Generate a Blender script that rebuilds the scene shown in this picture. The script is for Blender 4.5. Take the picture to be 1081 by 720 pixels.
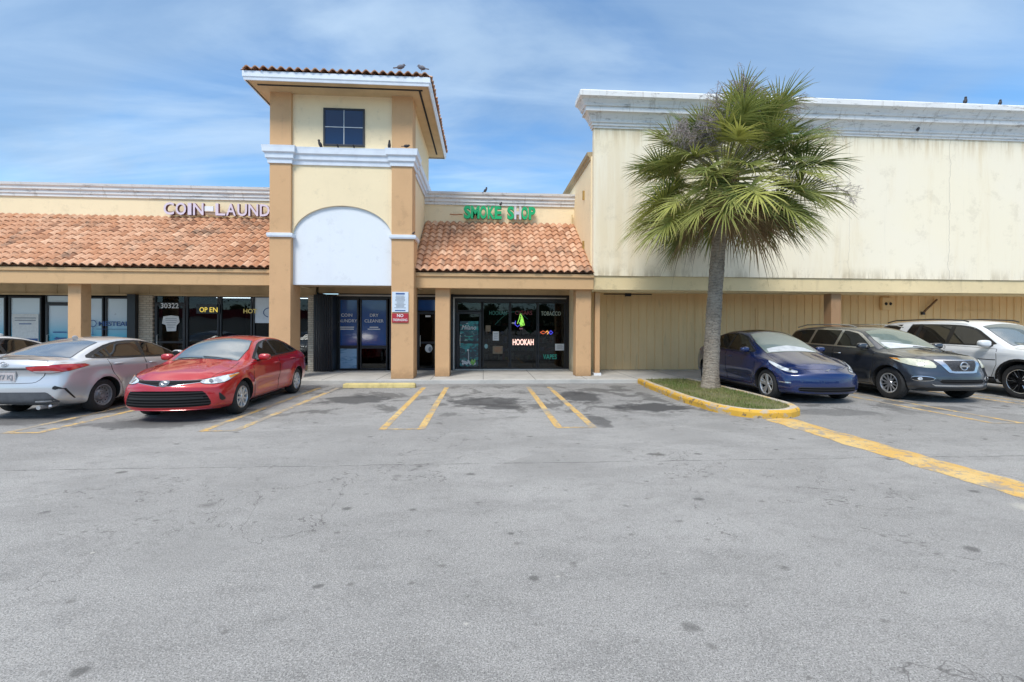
import bpy, bmesh, math, random
import numpy as np
from math import radians, sin, cos, pi, sqrt, atan2
from mathutils import Vector, Matrix
from mathutils.bvhtree import BVHTree
from mathutils.geometry import delaunay_2d_cdt
random.seed(7)
for o in list(bpy.data.objects): bpy.data.objects.remove(o)
scene = bpy.context.scene
COL = scene.collection

# ------------------------------------------------------------------ camera
cam = bpy.data.cameras.new('camera'); camo = bpy.data.objects.new('camera', cam); COL.objects.link(camo)
cam.sensor_width = 36; cam.lens = 36 * 480 / 1081.0
cam.shift_y = -14 / 1081.0
cam.clip_start = .05; cam.clip_end = 3000
camo.rotation_mode = 'QUATERNION'
camo.location = (0, 0, 1.65)
M = Matrix.Rotation(radians(-3.6), 3, 'Z') @ Matrix.Rotation(radians(90), 3, 'X') @ Matrix.Rotation(.004, 3, 'Z')
camo.rotation_quaternion = M.to_quaternion()
scene.camera = camo

# ------------------------------------------------------------------ world, sun, exposure
SUN_EL, SUN_AZ = radians(52), radians(206)      # azimuth clockwise from +Y
w = bpy.data.worlds.new('World'); scene.world = w; w.use_nodes = True
nt = w.node_tree; nt.nodes.clear()
def N(nt, t, **k):
    n = nt.nodes.new(t)
    for a, b in k.items(): setattr(n, a, b)
    return n
out = N(nt, 'ShaderNodeOutputWorld'); bg = N(nt, 'ShaderNodeBackground')
sky = N(nt, 'ShaderNodeTexSky', sky_type='NISHITA', sun_disc=False, sun_elevation=SUN_EL, sun_rotation=SUN_AZ)
sky.air_density = 1.1; sky.dust_density = 0.3; sky.ozone_density = 2.6
tc = N(nt, 'ShaderNodeTexCoord'); sep = N(nt, 'ShaderNodeSeparateXYZ'); nt.links.new(tc.outputs['Generated'], sep.inputs[0])
zc = N(nt, 'ShaderNodeMath', operation='MAXIMUM'); nt.links.new(sep.outputs[2], zc.inputs[0]); zc.inputs[1].default_value = 0.0
za = N(nt, 'ShaderNodeMath', operation='ADD'); nt.links.new(zc.outputs[0], za.inputs[0]); za.inputs[1].default_value = .22
dx = N(nt, 'ShaderNodeMath', operation='DIVIDE'); nt.links.new(sep.outputs[0], dx.inputs[0]); nt.links.new(za.outputs[0], dx.inputs[1])
dy = N(nt, 'ShaderNodeMath', operation='DIVIDE'); nt.links.new(sep.outputs[1], dy.inputs[0]); nt.links.new(za.outputs[0], dy.inputs[1])
cmb = N(nt, 'ShaderNodeCombineXYZ'); nt.links.new(dx.outputs[0], cmb.inputs[0]); nt.links.new(dy.outputs[0], cmb.inputs[1])
def cloud(rot, sc, loc, nscale, lo, hi, detail=7, dist=.6):
    mp = N(nt, 'ShaderNodeMapping'); mp.inputs['Rotation'].default_value = (0, 0, radians(rot))
    mp.inputs['Scale'].default_value = sc; mp.inputs['Location'].default_value = loc
    nt.links.new(cmb.outputs[0], mp.inputs[0])
    n = N(nt, 'ShaderNodeTexNoise'); n.inputs['Scale'].default_value = nscale; n.inputs['Detail'].default_value = detail
    n.inputs['Roughness'].default_value = .55; n.inputs['Distortion'].default_value = dist
    nt.links.new(mp.outputs[0], n.inputs['Vector'])
    r = N(nt, 'ShaderNodeMapRange', interpolation_type='SMOOTHSTEP'); r.inputs[1].default_value = lo; r.inputs[2].default_value = hi
    nt.links.new(n.outputs[0], r.inputs[0]); return r.outputs[0]
c1 = cloud(8, (.6, 1.3, 1), (3.1, 1.7, 0), 1.3, .46, .66)
c2 = cloud(-12, (.42, 1.6, 1), (7.7, 4.2, 2), 1.3, .45, .78, 8, 1.0)
c3 = cloud(0, (.6, 1.0, 1), (1.7, 9.2, 5), 1.1, .42, .62, 7, .8)
mxa = N(nt, 'ShaderNodeMath', operation='MULTIPLY'); nt.links.new(c1, mxa.inputs[0]); mxa.inputs[1].default_value = .62
mxb = N(nt, 'ShaderNodeMath', operation='MULTIPLY'); nt.links.new(c2, mxb.inputs[0]); mxb.inputs[1].default_value = .5
mxc = N(nt, 'ShaderNodeMath', operation='MULTIPLY'); nt.links.new(c3, mxc.inputs[0]); mxc.inputs[1].default_value = .65
m1 = N(nt, 'ShaderNodeMix', data_type='RGBA'); m2 = N(nt, 'ShaderNodeMix', data_type='RGBA'); m3 = N(nt, 'ShaderNodeMix', data_type='RGBA')
nt.links.new(mxc.outputs[0], m1.inputs[0]); nt.links.new(sky.outputs[0], m1.inputs[6]); m1.inputs[7].default_value = (1.45, 2.2, 3.3, 1)
nt.links.new(mxa.outputs[0], m2.inputs[0]); nt.links.new(m1.outputs[2], m2.inputs[6]); m2.inputs[7].default_value = (2.3, 3.1, 4.1, 1)
nt.links.new(mxb.outputs[0], m3.inputs[0]); nt.links.new(m2.outputs[2], m3.inputs[6]); m3.inputs[7].default_value = (3.6, 4.5, 5.4, 1)
tn = N(nt, 'ShaderNodeMix', data_type='RGBA', blend_type='MULTIPLY'); tn.inputs[0].default_value = 1; nt.links.new(sky.outputs[0], tn.inputs[6]); tn.inputs[7].default_value = (.58, .80, .92, 1); nt.links.new(tn.outputs[2], m1.inputs[6])
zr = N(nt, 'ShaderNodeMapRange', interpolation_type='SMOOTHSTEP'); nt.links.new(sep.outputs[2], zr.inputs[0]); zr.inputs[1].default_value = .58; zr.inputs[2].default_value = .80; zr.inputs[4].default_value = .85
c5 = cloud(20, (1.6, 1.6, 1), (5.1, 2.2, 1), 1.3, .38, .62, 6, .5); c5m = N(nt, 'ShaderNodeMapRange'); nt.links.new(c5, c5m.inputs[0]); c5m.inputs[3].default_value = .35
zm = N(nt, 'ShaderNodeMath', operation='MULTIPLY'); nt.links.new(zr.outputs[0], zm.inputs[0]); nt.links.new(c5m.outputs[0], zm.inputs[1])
m4 = N(nt, 'ShaderNodeMix', data_type='RGBA'); nt.links.new(zm.outputs[0], m4.inputs[0]); nt.links.new(m3.outputs[2], m4.inputs[6]); m4.inputs[7].default_value = (10.5, 10.2, 9.9, 1)   # bright cloud deck added overhead, out of view, for soft fill light
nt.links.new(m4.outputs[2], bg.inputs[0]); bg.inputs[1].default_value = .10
nt.links.new(bg.outputs[0], out.inputs[0])
sl = bpy.data.lights.new('sun', 'SUN'); sl.energy = 1.3; sl.angle = radians(18); sl.color = (1, .95, .87)
so = bpy.data.objects.new('sun', sl); COL.objects.link(so)
sd = Vector((sin(SUN_AZ) * cos(SUN_EL), cos(SUN_AZ) * cos(SUN_EL), sin(SUN_EL)))
so.rotation_euler = (-sd).to_track_quat('-Z', 'Y').to_euler()
scene.view_settings.view_transform = 'Standard'; scene.view_settings.look = 'None'
scene.view_settings.exposure = 1.2; scene.view_settings.gamma = 1
scene.render.engine = 'CYCLES'
scene.cycles.max_bounces = 7; scene.cycles.transparent_max_bounces = 8

# ------------------------------------------------------------------ material helpers
def lin(r, g, b):
    return tuple(((c / 255) / 12.92 if c / 255 <= .04045 else ((c / 255 + .055) / 1.055) ** 2.4) for c in (r, g, b)) + (1,)
class Mt:
    """small node builder round one Principled material"""
    def __init__(s, name, col=(.5, .5, .5), rough=.6, metal=0, coat=0, spec=.5, ior=1.5):
        s.m = bpy.data.materials.new(name); s.m.use_nodes = True; s.nt = s.m.node_tree
        s.b = s.nt.nodes['Principled BSDF']
        s.b.inputs['Base Color'].default_value = tuple(col[:3]) + (1,)
        s.b.inputs['Roughness'].default_value = rough; s.b.inputs['Metallic'].default_value = metal
        s.b.inputs['Coat Weight'].default_value = coat; s.b.inputs['Coat Roughness'].default_value = .03
        s.b.inputs['Specular IOR Level'].default_value = spec; s.b.inputs['IOR'].default_value = ior
        s.c = None; s.rgb = tuple(col[:3]) + (1,); s._tc = None
    def n(s, t, **k): return N(s.nt, t, **k)
    def l(s, a, b): s.nt.links.new(a, b)
    def coord(s, scale=(1, 1, 1), loc=(0, 0, 0), rot=(0, 0, 0)):
        if s._tc is None: s._tc = s.n('ShaderNodeTexCoord')
        mp = s.n('ShaderNodeMapping'); mp.inputs['Scale'].default_value = scale; mp.inputs['Location'].default_value = loc
        mp.inputs['Rotation'].default_value = rot
        s.l(s._tc.outputs['Object'], mp.inputs[0]); return mp.outputs[0]
    def noise(s, scale=5, detail=4, rough=.5, sc=(1, 1, 1), loc=(0, 0, 0), dist=0):
        n = s.n('ShaderNodeTexNoise'); n.inputs['Scale'].default_value = scale; n.inputs['Detail'].default_value = detail
        n.inputs['Roughness'].default_value = rough; n.inputs['Distortion'].default_value = dist
        s.l(s.coord(sc, loc), n.inputs['Vector']); return n.outputs[0]
    def voro(s, scale=5, sc=(1, 1, 1), feature='F1', loc=(0, 0, 0), out='Distance'):
        n = s.n('ShaderNodeTexVoronoi', feature=feature); n.inputs['Scale'].default_value = scale
        s.l(s.coord(sc, loc), n.inputs['Vector']); return n.outputs[out]
    def ramp(s, v, lo, hi, a=0, b=1, smooth=True):
        r = s.n('ShaderNodeMapRange', interpolation_type='SMOOTHSTEP' if smooth else 'LINEAR')
        for i, q in enumerate((lo, hi, a, b)): r.inputs[i + 1].default_value = q
        s.l(v, r.inputs[0]); return r.outputs[0]
    def math(s, op, a, b=None):
        n = s.n('ShaderNodeMath', operation=op)
        for i, q in enumerate((a, b)):
            if q is None: continue
            if isinstance(q, (int, float)): n.inputs[i].default_value = q
            else: s.l(q, n.inputs[i])
        return n.outputs[0]
    def mix(s, fac, col):
        """mix the running base colour towards col by fac"""
        m = s.n('ShaderNodeMix', data_type='RGBA')
        if isinstance(fac, (int, float)): m.inputs[0].default_value = fac
        else: s.l(fac, m.inputs[0])
        if s.c is None: m.inputs[6].default_value = s.rgb
        else: s.l(s.c, m.inputs[6])
        if isinstance(col, tuple): m.inputs[7].default_value = tuple(col[:3]) + (1,)
        else: s.l(col, m.inputs[7])
        s.c = m.outputs[2]; s.l(s.c, s.b.inputs['Base Color']); return s
    def bump(s, h, strength=.3, dist=.01):
        b = s.n('ShaderNodeBump'); b.inputs['Strength'].default_value = strength; b.inputs['Distance'].default_value = dist
        s.l(h, b.inputs['Height'])
        if getattr(s, 'lastb', None) is not None: s.l(s.lastb, b.inputs['Normal'])
        s.lastb = b.outputs[0]; s.l(s.lastb, s.b.inputs['Normal']); return s
def mul(c, k): return tuple(x * k for x in c[:3])
def stucco(name, col, rough=.9, dirt=.35, streak=.25, fine=180, streakcol=(.20, .16, .11)):
    t = Mt(name, col, rough, spec=.25)
    t.mix(t.ramp(t.noise(.7, 5, .6), .40, .72, 0, dirt), mul(col, .80))
    t.mix(t.ramp(t.noise(4, 6, .65, loc=(3, 1, 7)), .50, .78, 0, dirt * .7), mul(col, 1.12))
    if streak:
        f = t.ramp(t.noise(2.2, 5, .65, sc=(1.6, 1.6, .09), loc=(2, 5, 0)), .58, .80, 0, streak); t.mix(f, streakcol)
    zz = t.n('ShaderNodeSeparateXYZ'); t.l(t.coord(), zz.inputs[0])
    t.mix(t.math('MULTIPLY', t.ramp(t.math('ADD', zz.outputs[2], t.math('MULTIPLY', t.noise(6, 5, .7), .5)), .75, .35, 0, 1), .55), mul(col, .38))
    t.mix(t.ramp(t.noise(2.6, 6, .75, loc=(6, 6, 2)), .55, .66, 0, dirt), mul(col, .66))
    t.bump(t.noise(fine, 3, .6), .45, .005); t.bump(t.noise(14, 4, .6), .2, .012)
    return t.m
def plain(name, col, rough=.5, metal=0, coat=0, var=.1, sc=8, spec=.5, ior=1.5):
    t = Mt(name, col, rough, metal, coat, spec, ior)
    if var: t.mix(t.ramp(t.noise(sc, 5, .6), .35, .75, 0, 1), mul(col, 1 - var))
    return t.m
def emit(name, col, st):
    t = Mt(name, col, .4); t.b.inputs['Emission Color'].default_value = tuple(col[:3]) + (1,); t.b.inputs['Emission Strength'].default_value = st
    return t.m

TANC = (.62, .40, .21); CREAMC = (.80, .66, .37)
M_tan = stucco('tan_stucco', TANC, dirt=.30, streak=.18)
M_tan2 = stucco('tan_column_stucco', (.62, .385, .205), dirt=.35, streak=.2)
M_cream = stucco('cream_stucco', (.86, .715, .475), dirt=.25, streak=.15)
M_white_st = stucco('white_stucco', (.74, .78, .82), dirt=.2, streak=.08, streakcol=(.4, .42, .45))
# big off-white wall: yellow rust streaks, dark hair cracks and a mildew line under the cornice
t = Mt('offwhite_stucco', (.87, .78, .60), .9, spec=.25)
t.mix(t.ramp(t.noise(.35, 4, .6), .42, .62, 0, .6), (.86, .78, .63))
t.mix(t.ramp(t.noise(1.1, 6, .7, sc=(1.2, 1, .12)), .50, .68, 0, .4), (.74, .60, .38))
t.mix(t.ramp(t.noise(2.4, 6, .7, sc=(2.2, 1, .05), loc=(4, 0, 9)), .58, .74, 0, .2), (.45, .40, .33))
t.mix(t.ramp(t.noise(3.1, 6, .75, sc=(4, 1, .03), loc=(1, 0, 3)), .62, .72, 0, .22), (.34, .29, .22))
t.mix(t.ramp(t.noise(1.5, 6, .75, loc=(4, 0, 3)), .54, .66, 0, .3), (.60, .52, .38))
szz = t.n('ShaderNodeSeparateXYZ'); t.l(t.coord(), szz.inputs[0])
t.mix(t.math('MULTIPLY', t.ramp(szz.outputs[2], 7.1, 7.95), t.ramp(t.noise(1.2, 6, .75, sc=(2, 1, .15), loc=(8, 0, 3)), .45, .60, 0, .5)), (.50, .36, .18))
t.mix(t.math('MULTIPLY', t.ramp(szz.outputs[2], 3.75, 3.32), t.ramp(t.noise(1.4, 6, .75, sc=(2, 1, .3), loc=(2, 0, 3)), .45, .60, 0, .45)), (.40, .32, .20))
wl_ = t.math('ADD', szz.outputs[0], t.math('MULTIPLY', t.noise(.9, 5, .6, sc=(0, 0, 1)), .5))
for wx, k_ in ((9.55, .4), (12.15, .2), (15.62, .35), (6.9, .25)): t.mix(t.math('MULTIPLY', t.ramp(t.math('ABSOLUTE', t.math('SUBTRACT', wl_, wx)), .004, .018, 1, 0), k_), (.25, .2, .15))
t.bump(t.noise(160, 3, .6), .3, .004); t.bump(t.noise(3, 4, .6), .12, .03)
M_off = t.m
t = Mt('painted_trim', (.74, .74, .73), .7, spec=.3)
t.mix(t.ramp(t.noise(1.2, 5, .6, sc=(1, 1, 3)), .45, .75, 0, .5), (.52, .56, .60))
t.mix(t.ramp(t.noise(5, 7, .8, sc=(.35, .35, 2.5), loc=(1, 4, 2)), .55, .62, 0, .6), (.22, .21, .20))
t.mix(t.ramp(t.noise(2.5, 6, .75, sc=(2.4, 1, .12), loc=(1, 4, 2)), .55, .66, 0, .5), (.38, .35, .31))
t.bump(t.noise(60, 3, .6), .2, .004)
M_trim = t.m
M_trimclean = plain('clean_trim', (.72, .78, .86), .6, var=.12, sc=3)
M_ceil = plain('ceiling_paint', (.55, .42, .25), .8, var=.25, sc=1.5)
t = Mt('siding_paint', (.92, .64, .33), .75, spec=.3)
t.mix(t.ramp(t.noise(1.2, 5, .6, sc=(2, 1, .3)), .40, .72, 0, .55), (.76, .52, .26))
t.mix(t.ramp(t.noise(5, 5, .6, sc=(2, 1, .25), loc=(1, 8, 3)), .58, .76, 0, .4), (.46, .35, .20))
t.bump(t.noise(20, 4, .6, sc=(4, 1, .5)), .2, .004)
M_siding = t.m
M_beam = stucco('cream_beam', (.76, .61, .36), dirt=.5, streak=.35)
t = Mt('brick_painted', (.50, .43, .33), .85)
br = t.n('ShaderNodeTexBrick'); br.inputs['Scale'].default_value = 1; br.inputs['Brick Width'].default_value = .21; br.inputs['Row Height'].default_value = .075
br.inputs['Mortar Size'].default_value = .008; br.inputs['Color1'].default_value = (.52, .46, .36, 1); br.inputs['Color2'].default_value = (.42, .35, .27, 1); br.inputs['Mortar'].default_value = (.22, .19, .16, 1)
t.l(t.coord((1, 1, 1), rot=(radians(90), 0, 0)), br.inputs['Vector']); t.c = br.outputs[0]; t.l(t.c, t.b.inputs['Base Color']); t.bump(br.outputs['Fac'], -.6, .01)
M_brick = t.m
# terracotta tiles, tint per tile through a face attribute
t = Mt('terracotta', (.60, .25, .11), .85, spec=.25)
at = t.n('ShaderNodeAttribute', attribute_name='tint')
cr = t.n('ShaderNodeValToRGB'); e = cr.color_ramp
e.elements[0].position = 0; e.elements[0].color = (.30, .15, .09, 1); e.elements[1].position = 1; e.elements[1].color = (.70, .45, .30, 1)
for p, c in ((.25, (.50, .25, .14, 1)), (.55, (.56, .31, .19, 1)), (.8, (.61, .37, .24, 1))):
    q = e.elements.new(p); q.color = c
t.l(at.outputs['Fac'], cr.inputs[0]); t.c = cr.outputs[0]
t.mix(t.ramp(t.noise(.9, 7, .75), .52, .66, 0, .7), (.15, .11, .085))
t.mix(t.ramp(t.noise(2.2, 6, .75, sc=(1.6, .35, .35), loc=(4, 1, 1)), .54, .66, 0, .5), (.22, .15, .11))
t.mix(t.ramp(t.noise(22, 5, .7), .52, .70, 0, .5), (.20, .12, .08))
t.mix(t.ramp(t.noise(9, 5, .7, loc=(5, 5, 5)), .60, .75, 0, .4), (.70, .58, .46))
t.bump(t.noise(90, 4, .6), .3, .004)
M_tile = t.m
# asphalt: grey, worn, aggregate, tar spots, oil stains in the stalls, paving seam
t = Mt('asphalt', (.305, .300, .290), .92, spec=.25)
t.mix(t.ramp(t.noise(.16, 5, .6), .44, .56, 0, .9), (.365, .36, .348))
t.mix(t.ramp(t.noise(.7, 6, .65, sc=(1, 2.2, 1), loc=(4, 4, 0)), .46, .62, 0, .6), (.235, .232, .225))
t.mix(t.ramp(t.noise(2.6, 6, .7, sc=(1, 1.8, 1), loc=(9, 4, 0)), .50, .64, 0, .45), (.21, .207, .20))
t.mix(t.ramp(t.noise(7, 5, .7, loc=(1, 4, 0)), .52, .68, 0, .4), (.19, .186, .18))
t.mix(t.ramp(t.voro(75, out='Color'), .45, .9, 0, .45), (.42, .415, .40))
t.mix(t.ramp(t.noise(120, 3, .8), .48, .60, 0, .8), (.09, .09, .09))
t.mix(t.ramp(t.noise(38, 4, .75, loc=(2, 7, 0)), .52, .64, 0, .55), (.16, .157, .15))
t.mix(t.ramp(t.noise(95, 2, .7, loc=(7, 1, 0)), .56, .64, 0, .5), (.54, .53, .51))
def spots(sc_, loc, lo, hi, k, colr, dens=.5):
    v = t.n('ShaderNodeTexVoronoi', feature='F1'); v.inputs['Scale'].default_value = sc_; t.l(t.coord((1, 1.25, 1), loc), v.inputs['Vector'])
    sx = t.n('ShaderNodeSeparateXYZ'); t.l(v.outputs['Color'], sx.inputs[0])
    d = t.math('ADD', v.outputs['Distance'], t.math('MULTIPLY', t.math('SUBTRACT', t.noise(sc_ * 9, 4, .7), .5), .16))
    thr = t.math('MULTIPLY', sx.outputs[1], .5)
    t.mix(t.math('MULTIPLY', t.math('MULTIPLY', t.ramp(t.math('DIVIDE', d, t.math('ADD', thr, .4)), hi, lo, 0, 1), t.ramp(sx.outputs[0], dens, dens + .05, 1, 0)), k), colr)
spots(2.1, (.3, .7, 0), .07, .20, .7, (.085, .083, .08), .62)
spots(1.1, (5.3, 1.7, 0), .05, .16, .7, (.075, .072, .068), .5)
spots(5.5, (2.3, 3.3, 0), .06, .28, .6, (.11, .106, .10), .4)
spots(.42, (2.3, 3.9, 0), .10, .26, .5, (.20, .195, .185), .6)
spots(3.3, (8.3, 1.3, 0), .03, .09, .6, (.55, .53, .48), .12)
spots(.6, (4.3, 6.3, 0), .15, .75, .5, (.22, .217, .21), .6)
g = t.n('ShaderNodeTexCoord'); sp = t.n('ShaderNodeSeparateXYZ'); t.l(g.outputs['Object'], sp.inputs[0]); X, Y = sp.outputs[0], sp.outputs[1]
band = t.math('MULTIPLY', t.ramp(Y, 7.6, 9.2), t.ramp(Y, 13.4, 12.4))
oil = t.ramp(t.noise(.75, 6, .65, sc=(1.3, 1.1, 1), loc=(8.1, 2.2, 0), dist=.5), .50, .58, 0, 1)
t.mix(t.math('MULTIPLY', t.math('MULTIPLY', band, oil), .70), (.085, .083, .08))
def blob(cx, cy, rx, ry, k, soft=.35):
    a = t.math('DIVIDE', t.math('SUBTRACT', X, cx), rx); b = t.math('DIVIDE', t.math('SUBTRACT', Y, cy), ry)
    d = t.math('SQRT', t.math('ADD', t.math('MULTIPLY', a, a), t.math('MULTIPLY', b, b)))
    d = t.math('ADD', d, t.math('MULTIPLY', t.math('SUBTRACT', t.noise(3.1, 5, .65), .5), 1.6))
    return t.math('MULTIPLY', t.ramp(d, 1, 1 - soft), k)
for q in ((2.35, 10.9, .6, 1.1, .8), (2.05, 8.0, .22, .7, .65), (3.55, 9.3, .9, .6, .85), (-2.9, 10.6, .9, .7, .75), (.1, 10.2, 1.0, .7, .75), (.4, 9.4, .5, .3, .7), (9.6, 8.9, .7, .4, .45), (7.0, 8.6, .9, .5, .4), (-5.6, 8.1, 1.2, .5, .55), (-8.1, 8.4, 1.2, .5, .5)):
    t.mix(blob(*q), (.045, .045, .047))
t.mix(blob(5.1, 3.9, .22, .14, .6, .5), (.46, .44, .38))
seam = t.math('ABSOLUTE', t.math('SUBTRACT', t.math('ADD', Y, t.math('MULTIPLY', t.noise(1.3, 5, .7, sc=(1, 0, 0)), .18)), 5.62))
t.mix(t.math('MULTIPLY', t.ramp(seam, .004, .016, 1, 0), t.ramp(t.noise(2.1, 4, .7, sc=(1, 0, 0), loc=(3, 0, 0)), .38, .55, 0, .6)), (.05, .05, .05))
ck = t.noise(.45, 6, .6, loc=(2.2, 8.3, 1), dist=.4)
t.mix(t.math('MULTIPLY', t.ramp(t.math('ABSOLUTE', t.math('SUBTRACT', ck, .5)), 0, .0030, 1, 0), t.ramp(t.noise(.4, 2, .5, loc=(6, 6, 0)), .47, .55, 0, .7)), (.085, .08, .078))
t.bump(t.noise(190, 3, .7), .55, .006); t.bump(t.voro(110), .4, .005); t.bump(t.noise(1.1, 4, .5), .2, .04)
M_asph = t.m
t = Mt('concrete', (.50, .485, .45), .88, spec=.3)
t.mix(t.ramp(t.noise(1.3, 6, .65), .44, .66, 0, .7), (.37, .36, .335))
t.mix(t.ramp(t.noise(40, 4, .7), .50, .75, 0, .4), (.22, .21, .20))
t.mix(t.ramp(t.noise(5, 5, .6, loc=(3, 3, 3)), .62, .75, 0, .5), (.15, .14, .13)); t.bump(t.noise(120, 4, .6), .3, .004)
M_conc = t.m
def road_paint(name, wear):
    t = Mt(name, (.60, .37, .10), .8, spec=.3)
    t.mix(t.ramp(t.noise(2.2, 5, .6), .42, .6, 0, .6), (.64, .48, .22))
    t.mix(t.ramp(t.noise(1.3, 7, .8, loc=(3, 2, 0)), .58 - wear, .64 - wear, 0, .8), (.27, .26, .24))
    t.mix(t.ramp(t.noise(9, 7, .8), .58 - wear, .64 - wear, 0, .85), (.25, .24, .225))
    t.mix(t.ramp(t.noise(90, 4, .8), .52, .62, 0, .6), (.20, .195, .18)); t.bump(t.noise(190, 3, .7), .4, .005)
    return t.m
M_line = road_paint('line_paint', .06); M_linew = road_paint('worn_line_paint', .10); M_strip = road_paint('strip_paint', .04)
t = Mt('curb_paint', (.64, .37, .05), .75, spec=.3)
t.mix(t.ramp(t.noise(3, 7, .75, sc=(1, 1, 2)), .53, .57, 0, .85), (.42, .37, .31))
t.mix(t.ramp(t.noise(7, 7, .75, loc=(2, 0, 1)), .56, .60, 0, .85), (.14, .115, .09)); t.bump(t.noise(60, 4, .7), .5, .01)
M_curbp = t.m
t = Mt('curb_top', (.52, .46, .38), .85, spec=.3)
t.mix(t.ramp(t.noise(3, 6, .7), .50, .56, 0, .75), (.62, .42, .14))
t.mix(t.ramp(t.noise(14, 6, .75), .54, .60, 0, .7), (.20, .17, .14)); t.bump(t.noise(60, 4, .7), .5, .01)
M_curbt = t.m
M_stopp = plain('faded_yellow_concrete', (.58, .47, .20), .85, var=.35, sc=6)
t = Mt('soil', (.16, .14, .07), .95); t.mix(t.ramp(t.noise(8, 5, .7), .4, .7), (.10, .13, .035)); t.bump(t.noise(40, 4, .7), .6, .02); M_soil = t.m
def leafmat(name, base, alt, tip, trans=.25):
    t = Mt(name, base, .55, spec=.35)
    a = t.n('ShaderNodeAttribute', attribute_name='tint'); b = t.n('ShaderNodeAttribute', attribute_name='tip')
    t.mix(a.outputs['Fac'], alt); t.mix(b.outputs['Fac'], tip)
    tr = t.n('ShaderNodeBsdfTranslucent'); t.l(t.c, tr.inputs[0]); mx = t.n('ShaderNodeMixShader'); mx.inputs[0].default_value = trans
    t.l(t.b.outputs[0], mx.inputs[1]); t.l(tr.outputs[0], mx.inputs[2]); t.l(mx.outputs[0], t.nt.nodes['Material Output'].inputs[0])
    return t.m
M_frond = leafmat('palm_leaf', (.11, .165, .05), (.47, .48, .13), (.36, .24, .11), .32)
M_dead = leafmat('dead_palm_leaf', (.33, .24, .13), (.20, .13, .07), (.26, .17, .09), .1)
M_grass = leafmat('grass_blade', (.10, .17, .03), (.32, .28, .12), (.30, .27, .12), .2)
M_stalk = plain('dry_flower_stalk', (.36, .31, .30), .9, var=.4, sc=30)
t = Mt('palm_bark', (.38, .325, .26), .95, spec=.2)
t.mix(t.ramp(t.noise(3, 5, .6, sc=(1, 1, .6)), .42, .7, 0, .7), (.21, .17, .13))
t.mix(t.ramp(t.noise(11, 6, .7, sc=(1.2, 1.2, 2.2), dist=.8), .48, .66, 0, .75), (.10, .085, .07))
t.mix(t.ramp(t.noise(26, 4, .7, sc=(2, 2, .4)), .55, .72, 0, .5), (.42, .39, .35))
rgw = t.n('ShaderNodeTexWave', bands_direction='Z'); rgw.inputs['Scale'].default_value = 4.2; rgw.inputs['Distortion'].default_value = 11; rgw.inputs['Detail'].default_value = 4; t.l(t.coord(), rgw.inputs['Vector'])
t.mix(t.ramp(rgw.outputs[1], .22, .02, 0, .35), (.14, .11, .085)); t.bump(rgw.outputs[1], .35, .02); t.bump(t.noise(9, 5, .7, sc=(1, 1, 4)), .7, .05); t.bump(t.noise(45, 4, .7, sc=(2, 2, .5)), .5, .02)
M_bark = t.m
M_bird = plain('bird_feathers', (.035, .035, .042), .7, var=.5, sc=40)
M_birdg = plain('pigeon_feathers', (.17, .17, .20), .7, var=.5, sc=30)
M_black = plain('black_metal', (.012, .013, .016), .35, var=.2)
M_alu = plain('aluminium_trim', (.52, .51, .48), .4, metal=.6, var=.15)
M_frame = plain('dark_frame', (.02, .02, .024), .4, var=.2)
M_dark = plain('dark_interior', (.03, .028, .03), .9, var=.3, sc=2)
M_blackr = plain('black_rubber', (.018, .018, .019), .85, var=.3, sc=20)
M_redl = emit('red_led', (.8, .15, .06), .3); M_yell = emit('yellow_led', (.8, .60, .1), .35); M_greenl = emit('green_led', (.35, .8, .12), .35)
M_bluel = emit('blue_led', (.08, .08, .8), .4); M_hook = emit('neon_white', (1, .62, .52), .6); M_pink = emit('neon_dim', (.7, .3, .28), .25)
M_tgreen = plain('teal_lettering', (.05, .42, .30), .5, var=0); M_tpale = plain('pale_lettering', (.42, .50, .42), .5, var=0)
M_twhite = plain('white_lettering', (.75, .76, .78), .5, var=0); M_tred = plain('dark_red_lettering', (.22, .04, .05), .5, var=0)
M_tnavy = plain('navy_lettering', (.03, .09, .27), .5, var=0); M_tgrey = plain('grey_lettering', (.22, .24, .27), .5, var=0)
M_dimg = plain('dim_green_lettering', (.05, .22, .18), .5, var=0)
M_paperw = plain('white_paper', (.68, .69, .68), .7, var=.15, sc=10); M_paperb = plain('brown_paper', (.22, .17, .11), .7, var=.3, sc=10)
M_teal = plain('teal_print', (.015, .17, .20), .4, var=.6, sc=3); M_orange = plain('orange_print', (.45, .16, .05), .6, var=.3)
M_green_sign = plain('green_sign_face', (.01, .40, .14), .35, var=.15, sc=3); M_green_side = plain('green_sign_side', (.005, .10, .05), .5, var=.1)
M_white_sign = plain('faded_white_sign_face', (.60, .60, .64), .4, var=.15, sc=3); M_pink_sign = plain('pinkish_white_sign_face', (.68, .58, .68), .4, var=.12, sc=3)
M_maroon_side = plain('dark_red_sign_side', (.13, .03, .05), .5, var=.2); M_redsign = plain('red_sign_face', (.42, .02, .035), .45, var=.1)
M_bluesign = plain('pale_blue_sign_face', (.62, .70, .78), .5, var=.08)
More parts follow.
